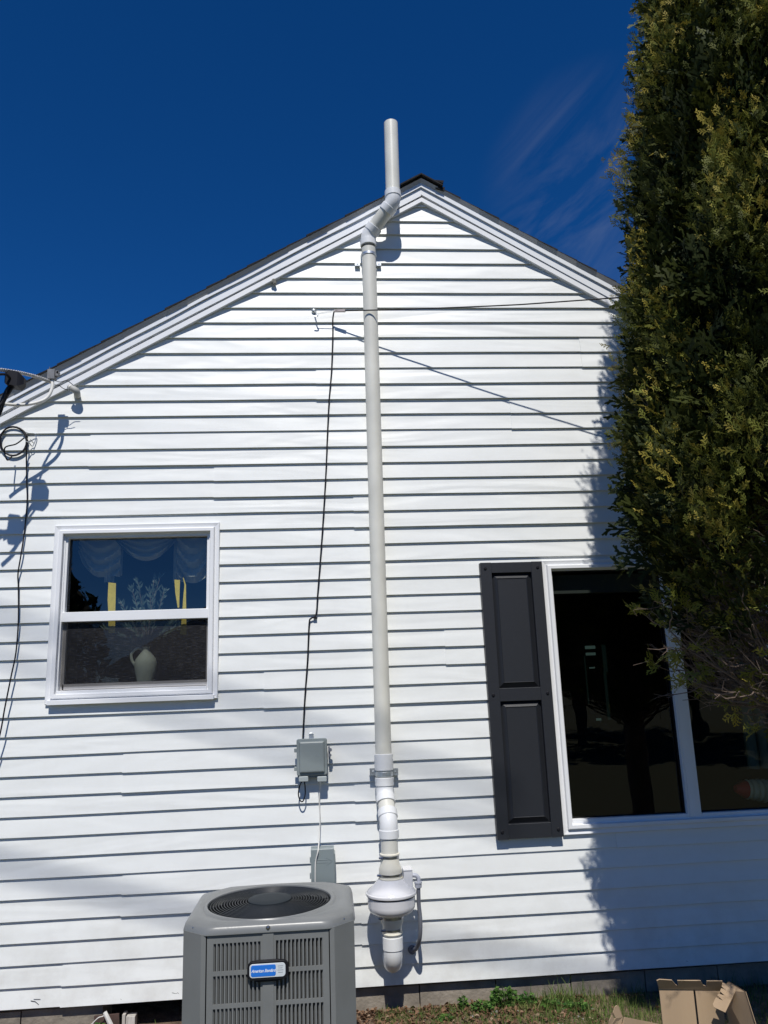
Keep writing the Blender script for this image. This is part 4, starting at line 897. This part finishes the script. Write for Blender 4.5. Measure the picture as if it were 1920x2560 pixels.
# ------------------------------------------------------------------ vegetation helpers
def frond_template(seed, n_side=6):
    r = random.Random(seed); quads = []
    def seg(p, a, l, w):
        d = (math.cos(a), math.sin(a)); nn = (-d[1], d[0]); e = (p[0] + d[0] * l, p[1] + d[1] * l)
        quads.append([(p[0] + nn[0] * w * .6, p[1] + nn[1] * w * .6), (p[0] - nn[0] * w * .6, p[1] - nn[1] * w * .6), (e[0] - nn[0] * w * .35, e[1] - nn[1] * w * .35), (e[0] + nn[0] * w * .35, e[1] + nn[1] * w * .35)])
        return e
    p = (0, 0); a = math.pi / 2
    seg(p, a, 1, .055)
    for i in range(n_side):
        t = .15 + .75 * i / (n_side - 1); s = 1 if i % 2 else -1
        l = (.46 - .28 * t) * r.uniform(.85, 1.15); aa = a - s * math.radians(r.uniform(32, 46)); q = (0, t)
        e = seg(q, aa, l, .062)
        for k in range(1 + (i < 4)):
            u = .4 + .28 * k; qq = (q[0] + math.cos(aa) * l * u, q[1] + math.sin(aa) * l * u); s2 = 1 if k % 2 else -1
            seg(qq, aa + s2 * math.radians(34), l * .45, .055)
    Q = np.array(quads, float)   # n,4,2
    z = .10 * (Q[..., 0] ** 2) * 2
    return np.concatenate([Q, z[..., None]], -1)
FT = [frond_template(i) for i in range(4)]
def fronds(P, G, N, S, T, name, m, parent=None):
    """P pos, G growth dir, N approx normal, S size, T tone"""
    G = G / np.linalg.norm(G, axis=1, keepdims=True); X = np.cross(G, N); X /= np.linalg.norm(X, axis=1, keepdims=True) + 1e-9; Z = np.cross(X, G)
    VV = []; TT = []
    idx = np.random.randint(0, len(FT), len(P))
    for k in range(len(FT)):
        s = idx == k
        if not s.any(): continue
        q = FT[k]; nq = q.shape[0]
        v = (q[None, :, :, 0, None] * X[s][:, None, None, :] + q[None, :, :, 1, None] * G[s][:, None, None, :] + (q[None, :, :, 2, None] - .25 * q[None, :, :, 1, None] ** 2) * Z[s][:, None, None, :]) * S[s][:, None, None, None] + P[s][:, None, None, :]
        VV.append(v.reshape(-1, 3)); tt = np.broadcast_to(T[s][:, None, None] + .12 * (q[None, :, :, 1] - .5), v.shape[:3]); TT.append(tt.reshape(-1))
    V = np.concatenate(VV); T_ = np.clip(np.concatenate(TT), 0, 1); F = np.arange(len(V)).reshape(-1, 4)
    return mesh_np(name, V, F, m, T_, parent)

# ------------------------------------------------------------------ arborvitae
TX, TY = 2.215, -1.2
tree = thing('evergreen_tree', (TX, TY, GZ), 'tall dense arborvitae with bare lower twigs in front of the large window', 'tree')
def RT(z):
    zs = [1.35, 1.55, 1.8, 2.3, 3.1, 3.9, 4.7, 5.5, 6.2, 6.8]; rs = [.40, .66, .80, .84, .735, .63, .48, .31, .16, .02]
    return float(np.interp(z, zs, rs))
def RTT(z, th): return RT(z) + .08 * max(0, math.cos(th - math.radians(212))) ** 2 * min(1, RT(z) / .5)
rng = np.random.RandomState(11)
Pc = []
NC = 1600
cl_ = []
tries = 0
while len(cl_) < NC and tries < 60000:
    tries += 1
    z = rng.uniform(1.75, 6.7); th = rng.uniform(0, 2 * math.pi); r = RTT(z, th)
    if rng.rand() > r / .9: continue
    lump = noise.noise(Vector((math.cos(th) * 2.2, math.sin(th) * 2.2, z * 1.5))) * .13 + noise.noise(Vector((math.cos(th) * 5, math.sin(th) * 5, z * 3.4))) * .10
    depth = rng.choice([0, -.07, -.16], p=[.66, .22, .12])
    dens = noise.noise(Vector((math.cos(th) * 3.1, math.sin(th) * 3.1, z * 2.0 + 9)))
    if dens < -.12 and depth == 0: continue
    if z < 2.05 and rng.rand() < .80: continue
    cl_.append((z, th, r + lump + depth, depth))
PP, GG_, NN, SS, TT = [], [], [], [], []
for z, th, r, dep in cl_:
    out = np.array([math.cos(th), math.sin(th), 0]); c = np.array([TX, TY, z]) + out * (r - .12); up = np.array([0, 0, 1.])
    tang = np.array([-math.sin(th), math.cos(th), 0])
    cl_t = (rng.uniform(.12, .5) if rng.rand() < .5 else rng.uniform(.65, 1.0)) if dep == 0 else rng.uniform(0, .3)  # clump variety plus painted sun highlights; deeper clumps painted darker
    if rng.rand() < .12: cl_t = rng.uniform(.85, 1)
    n = rng.randint(28, 44) if z > 2.05 else rng.randint(4, 8)
    cd_ = out * .75 + up * .75 + tang * rng.uniform(-.35, .35)
    cd_ /= np.linalg.norm(cd_)
    for _ in range(n):
        off = rng.normal(size=3) * np.array([.034, .034, .06]); along = rng.uniform(-.02, .10)
        p = c + off + cd_ * along; g_ = cd_ + rng.normal(size=3) * .42
        PP.append(p); GG_.append(g_); NN.append(out * .6 + rng.normal(size=3) * .8); SS.append(rng.uniform(.024, .062)); TT.append(np.clip(cl_t + rng.normal() * .10 + along * 1.5, 0, 1))
# few sprays on bare lower twigs added below
tw = MB(); ends = []
rr_ = random.Random(5)
def branch(p0, p1, p2, r0, r1, n=7):
    pts = []; 
    for i in range(n):
        t = i / (n - 1); q = p0 * (1 - t) ** 2 + p1 * 2 * t * (1 - t) + p2 * t * t
        pts.append(q + Vector((rr_.uniform(-1, 1), rr_.uniform(-1, 1), rr_.uniform(-1, 1))) * .012 * (1 if 0 < i else 0))
    tw.tube(pts, [r0 + (r1 - r0) * i / (n - 1) for i in range(n)], 5); return pts
for i in range(270):
    th = rr_.uniform(0, 2 * math.pi); o_ = Vector((math.cos(th), math.sin(th), 0)); z0 = rr_.uniform(1.15, 2.2); L_ = rr_.uniform(.42, .68)
    p0 = Vector((TX, TY, z0)) + o_ * .05; z2 = max(1.42 + .25 * (L_ - .5), z0 + rr_.uniform(.05, .5)); 
    p2 = Vector((TX, TY, z2)) + o_ * L_ + Vector((rr_.uniform(-.1, .1), rr_.uniform(-.1, .1), 0)); p1 = Vector((TX, TY, min(z0, z2) - rr_.uniform(-.05, .08))) + o_ * L_ * .75
    if p1.z < 1.36: p1.z = 1.36 + rr_.uniform(0, .06)
    pts = branch(p0, p1, p2, rr_.uniform(.006, .012), .003, 9)
    for k in range(rr_.randint(5, 9)):
        q = pts[rr_.randint(3, 8)]; dv = (o_ * rr_.uniform(.1, .9) + Vector((rr_.uniform(-.8, .8), rr_.uniform(-.8, .8), rr_.uniform(-.15, .9)))).normalized(); l_2 = rr_.uniform(.08, .24)
        e_ = q + dv * l_2; mm_ = q + dv * l_2 * .5 + Vector((0, 0, -.02)); pp2 = branch(q, mm_, e_, .003, .0013, 5)
        for _ in range(rr_.randint(1, 3)):
            q2 = pp2[rr_.randint(2, 4)]; branch(q2, q2 + dv * .03, q2 + (dv + Vector((rr_.uniform(-1, 1), rr_.uniform(-1, 1), rr_.uniform(-.6, 1)))).normalized() * rr_.uniform(.03, .09), .0016, .0008, 3)
        if rr_.random() < (.24 if e_.z < 1.8 else .6):
            tone = rng.uniform(.5, 1)
            for _ in range(rr_.randint(2, 6)):
                PP.append(np.array(e_) + rng.normal(size=3) * .015); GG_.append(np.array(dv) + rng.normal(size=3) * .5 + np.array([0, 0, -.1])); NN.append(rng.normal(size=3)); SS.append(rng.uniform(.045, .09)); TT.append(tone)
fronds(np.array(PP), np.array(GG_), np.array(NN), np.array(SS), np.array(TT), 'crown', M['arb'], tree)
tw.obj('branches', M['bark'], tree)
mb = MB(); mb.tube([(TX, TY, GZ - .05), (TX + .01, TY, .5), (TX - .01, TY + .02, 1.4), (TX, TY, 3.), (TX, TY, 5.5)], [.095, .08, .07, .045, .015], 12); mb.obj('trunk', M['bark'], tree)
# dense inner foliage: many dark, larger sprays around the stem
n = 11500; z = rng.uniform(1.62, 6.2, n); th = rng.uniform(0, 2 * math.pi, n); rr2 = np.array([RTT(a, b) for a, b in zip(z, th)]) - rng.uniform(.11, .30, n); rr2 = np.maximum(rr2, .03)
keep = z > 1.72 + rng.uniform(-.1, .5, n); z, th, rr2 = z[keep], th[keep], rr2[keep]
P_ = np.stack([TX + rr2 * np.cos(th), TY + rr2 * np.sin(th), z], 1); G_ = np.stack([np.cos(th), np.sin(th), np.full(len(z), .9)], 1) + rng.normal(size=(len(z), 3)) * .5
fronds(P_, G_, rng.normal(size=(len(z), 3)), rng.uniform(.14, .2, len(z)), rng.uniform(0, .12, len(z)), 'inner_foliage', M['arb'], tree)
# added solid dark hull: shade painted into the crown gaps, blocks the sun
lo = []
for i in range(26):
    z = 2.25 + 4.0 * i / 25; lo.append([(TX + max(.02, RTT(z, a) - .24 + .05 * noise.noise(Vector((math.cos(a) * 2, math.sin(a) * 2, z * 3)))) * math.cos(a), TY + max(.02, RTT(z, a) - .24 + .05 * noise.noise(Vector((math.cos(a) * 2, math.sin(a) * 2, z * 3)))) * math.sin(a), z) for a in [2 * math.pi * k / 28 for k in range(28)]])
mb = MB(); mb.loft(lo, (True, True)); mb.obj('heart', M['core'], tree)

# ------------------------------------------------------------------ grass, weeds, litter
def blades(N, fx, fy, hmin, hmax, w, rs, tone=(0, 1), lean=.5):
    r = np.random.RandomState(rs); x = fx(r, N); y = fy(r, N); z = np.array([gnd(a, b) for a, b in zip(x, y)]) - .004
    h = r.uniform(hmin, hmax, N) * r.uniform(.5, 1, N); a = r.uniform(0, 2 * math.pi, N); b = r.uniform(0, 2 * math.pi, N); ln = r.uniform(.1, lean, N) * h
    B = np.stack([x, y, z], 1); D = np.stack([np.cos(a) * ln, np.sin(a) * ln, h], 1); S = np.stack([np.cos(b), np.sin(b), b * 0], 1) * w * r.uniform(.6, 1.2, (N, 1))
    M1 = B + D * np.array([.35, .35, .55]); V = np.stack([B + S, B - S, M1 - S * .7, M1 + S * .7, B + D - S * .15, B + D + S * .15], 1).reshape(-1, 3)
    i0 = np.arange(N)[:, None] * 6; F = np.concatenate([i0 + np.array([[0, 1, 2, 3]]), i0 + np.array([[3, 2, 4, 5]])]); t = np.repeat(r.uniform(tone[0], tone[1], N), 6)
    return V, F, t
sets = [blades(9000, lambda r, n: r.uniform(1.0, 3.4, n), lambda r, n: -r.uniform(.0, 1.0, n) ** 1.1 * 1.5, .03, .10, .002, 1, (.1, .95)),
        blades(6500, lambda r, n: r.uniform(.2, 1.6, n), lambda r, n: -.03 - r.uniform(0, 1, n) * .5, .02, .055, .0018, 2, (.2, 1)),
        blades(12000, lambda r, n: r.uniform(-2.8, 3.4, n), lambda r, n: -.5 - r.uniform(0, 1, n) * 2.6, .03, .08, .002, 3, (.2, 1)),
        blades(150, lambda r, n: 1.16 + r.normal(size=n) * .06, lambda r, n: -.10 + r.normal(size=n) * .04, 0.05, .135, .0026, 4, (.1, .7), .7),
        blades(120, lambda r, n: .98 + r.normal(size=n) * .1, lambda r, n: -.12 + r.normal(size=n) * .03, .04, .08, .0022, 5, (.85, 1), .9),
        blades(600, lambda r, n: r.uniform(-2.8, -.7, n), lambda r, n: -r.uniform(0, .3, n), .03, .08, .002, 6, (.2, 1))]
off = 0; Vs, Fs, Ts = [], [], []
for v, f, t in sets: Vs.append(v); Fs.append(f + off); Ts.append(t); off += len(v)
tag(mesh_np('grass', np.concatenate(Vs), np.concatenate(Fs), M['grass'], np.concatenate(Ts)), 'short spring grass and straw blades along the foot of the wall', 'grass', kind='stuff')
# leaf litter
r = np.random.RandomState(8); N = 2600; x = np.concatenate([r.uniform(.1, 1.3, N - 300), r.uniform(-2.5, 3, 300)]); y = -.01 - r.uniform(0, 1, N) ** 1.3 * .6
z = np.array([gnd(a, b) for a, b in zip(x, y)]); sz = r.uniform(.005, .015, N); A = r.uniform(0, 6.28, N); U = np.stack([np.cos(A), np.sin(A), r.uniform(-.5, .7, N)], 1) * sz[:, None]; Wv = np.stack([-np.sin(A), np.cos(A), r.uniform(-.5, .7, N)], 1) * sz[:, None] * .5
Cc = np.stack([x, y, z + .006 + r.uniform(0, .012, N)], 1); cup = np.array([0, 0, 1]) * (sz * r.uniform(.1, .7, N))[:, None]
V = np.stack([Cc - U, Cc - U * .3 + Wv + cup, Cc + U * .4 + Wv * .8 + cup, Cc + U, Cc + U * .4 - Wv * .8 + cup, Cc - U * .3 - Wv + cup], 1).reshape(-1, 3)
F = (np.arange(N)[:, None] * 6)[:, :, None] + np.array([[0, 1, 2, 3], [0, 3, 4, 5]])[None]; F = F.reshape(-1, 4)
tag(mesh_np('leaf_litter', V, F, M['litter'], np.repeat(r.uniform(0, 1, N), 6)), 'dead brown leaves and bark scraps scattered below the foundation', 'leaf litter', kind='stuff')
# stones
st = MB()
for i in range(60):
    x_ = random.uniform(.1, 1.3); y_ = -random.uniform(.02, .3); s_ = random.uniform(.004, .012)
    st.lathe((x_, y_, gnd(x_, y_)), [(s_ * .6, -s_ * .2), (s_, s_ * .2), (s_ * .8, s_ * .6), (s_ * .3, s_ * .8)], 6)
tag(st.obj('pebbles', mat('pebble', (.25, .24, .22), .8, .3, 20)), 'small grey pebbles lying in the bare soil by the wall', 'pebbles', kind='stuff')
def weed(x, y, h, n, spread, label):
    V, T = [], []
    for i in range(n):
        a = rng.uniform(0, 6.28); l = rng.uniform(.4, 1) * spread; zz_ = rng.uniform(.15, 1) * h; c = np.array([x + math.cos(a) * l, y + math.sin(a) * l * .6, gnd(x, y) + zz_ * (1 - .4 * l / spread)])
        u = np.array([math.cos(a), math.sin(a), rng.uniform(-.3, .7)]); u /= np.linalg.norm(u); w = np.cross(u, rng.normal(size=3)); w /= np.linalg.norm(w); s_ = rng.uniform(.008, .016)
        V += [c - u * s_, c + w * s_ * .6, c + u * s_, c - w * s_ * .6]; T += [rng.uniform(0, 1)] * 4
    V = np.array(V); e = thing('weed', (x, y, gnd(x, y)), label, 'weed', 'weeds growing against the foundation'); mesh_np('foliage', V, np.arange(len(V)).reshape(-1, 4), M['weed'], np.array(T), e)
    s2 = MB()
    for i in range(max(4, n // 22)):
        a = rng.uniform(0, 6.28); l = rng.uniform(.3, .9) * spread; s2.tube([(x, y, gnd(x, y)), (x + math.cos(a) * l * .4, y + math.sin(a) * l * .25, gnd(x, y) + h * .5), (x + math.cos(a) * l, y + math.sin(a) * l * .6, gnd(x, y) + h * rng.uniform(.6, .95))], .0012, 4)
    s2.obj('stem', mat('weed_stem', (.06, .09, .03), .7), e)
weed(.865, -.07, .115, 320, .075, 'tallest bushy dark green weed against the foundation right of the pipe')
weed(.985, -.08, .075, 150, .06, 'low green weed just right of the tallest one')
weed(.75, -.10, .06, 110, .06, 'low green weed just left of the tallest one')
weed(1.22, -.16, .05, 120, .07, 'low spreading weed in the grass left of the cardboard box')
weed(.55, -.16, .035, 70, .05, 'low flat weed in the bare soil under the vent pipe')
weed(.655, -.06, .085, 50, .025, 'thin upright weed sprig nearest the vent pipe')
weed(1.10, -.12, .05, 90, .06, 'small weed at the edge of the long grass tuft')
weed(-1.18, -.04, .07, 40, .03, 'small weed sprig at the bottom left foundation')

# ------------------------------------------------------------------ surroundings that the panes reflect
def far_tree(x, y, h, w, label, seed, conif=False):
    r = np.random.RandomState(seed); e = thing('background_tree', (x, y, GZ), label, 'tree', 'trees across the yard'); n = 2600
    t = r.uniform(.12, 1, n) ** (.8); z = GZ + h * t; prof = (1 - t) ** .7 * 1.1 if conif else np.sin(np.clip(t, 0, 1) * math.pi * .93 + .15) ** .6
    a = r.uniform(0, 6.28, n); rad = w / 2 * prof * np.sqrt(r.uniform(.15, 1, n)) * (1 + .25 * np.sin(a * 3 + z)); c = np.stack([x + rad * np.cos(a), y + rad * np.sin(a), z], 1)
    u = r.normal(size=(n, 3)); u /= np.linalg.norm(u, axis=1, keepdims=True); v = np.cross(u, r.normal(size=(n, 3))); v /= np.linalg.norm(v, axis=1, keepdims=True); s_ = r.uniform(.12, .32, (n, 1))
    V = np.stack([c - u * s_, c + v * s_ * .5, c + u * s_, c - v * s_ * .5], 1).reshape(-1, 3); mesh_np('crown', V, np.arange(len(V)).reshape(-1, 4), M['farleaf'], np.repeat(r.uniform(0, 1, n), 4), e)
    m = MB(); m.tube([(x, y, GZ - .1), (x, y, GZ + h * .5), (x, y, GZ + h * .9)], [.18, .12, .03], 8); m.obj('trunk', M['bark'], e)
far_tree(-9.0, -20, 6.3, 3.6, 'dark bushy tree across the yard mirrored at the lower left of the small window', 1)
far_tree(-11.4, -22, 5.6, 3.2, 'lower dark tree across the yard mirrored at the edge of the small window', 2)
far_tree(6.5, -16, 7.0, 5.0, 'broad dark tree across the yard mirrored in the large window', 3)
far_tree(10.2, -17, 7.6, 5.0, 'tallest dark tree across the yard mirrored in the large window', 4)
far_tree(14.5, -18, 6.6, 5.0, 'rightmost dark tree across the yard mirrored in the large window', 5)
far_tree(8.2, -21, 6.5, 5.5, 'farther dark tree filling the gap mirrored in the large window', 6, True)
nh = thing('neighbour_house', (-3.0, -24, GZ), 'dark low neighbouring house across the yard mirrored in the small window', 'house')
mb = MB(); mb.box(-7.5, 4.5, -30, -24, GZ, 2.3); mb.obj('wall', mat('dark_wall', (.05, .055, .06), .8), nh)
mb = MB(); mb.prism([(-8.2, 2.25), (5.2, 2.25), (-1.5, 6.1)], -30.4, -23.6); mb.obj('roof', M['shingle'], nh)

# unseen cables added high up-sun so their shadows make soft bands on the siding
for i, ((ax_, ay_), (bx_, by_), dd, rr_c, lb) in enumerate((((-300, 2080), (700, 2360), 12.5, .020, 'lowest cable over the yard casting the soft band left of the air conditioner'), ((-200, 1480), (1300, 2010), 13.5, .017, 'middle cable over the yard casting the soft band under the small window'), ((-200, 1580), (1300, 2100), 11.0, .012, 'thin cable over the yard casting a faint band above the grey phone box'), ((700, 2290), (1700, 2480), 12.0, .018, 'short cable over the yard casting the soft band beside the fan shadow'))):
    A_, B_ = W(ax_, ay_) + SUN * dd, W(bx_, by_) + SUN * dd
    m = MB(); m.tube([A_ + (B_ - A_) * t for t in np.linspace(0, 1, 12)], rr_c, 6); tag(m.obj('utility_cable', M['black']), lb, 'cable', 'cables crossing high over the yard')
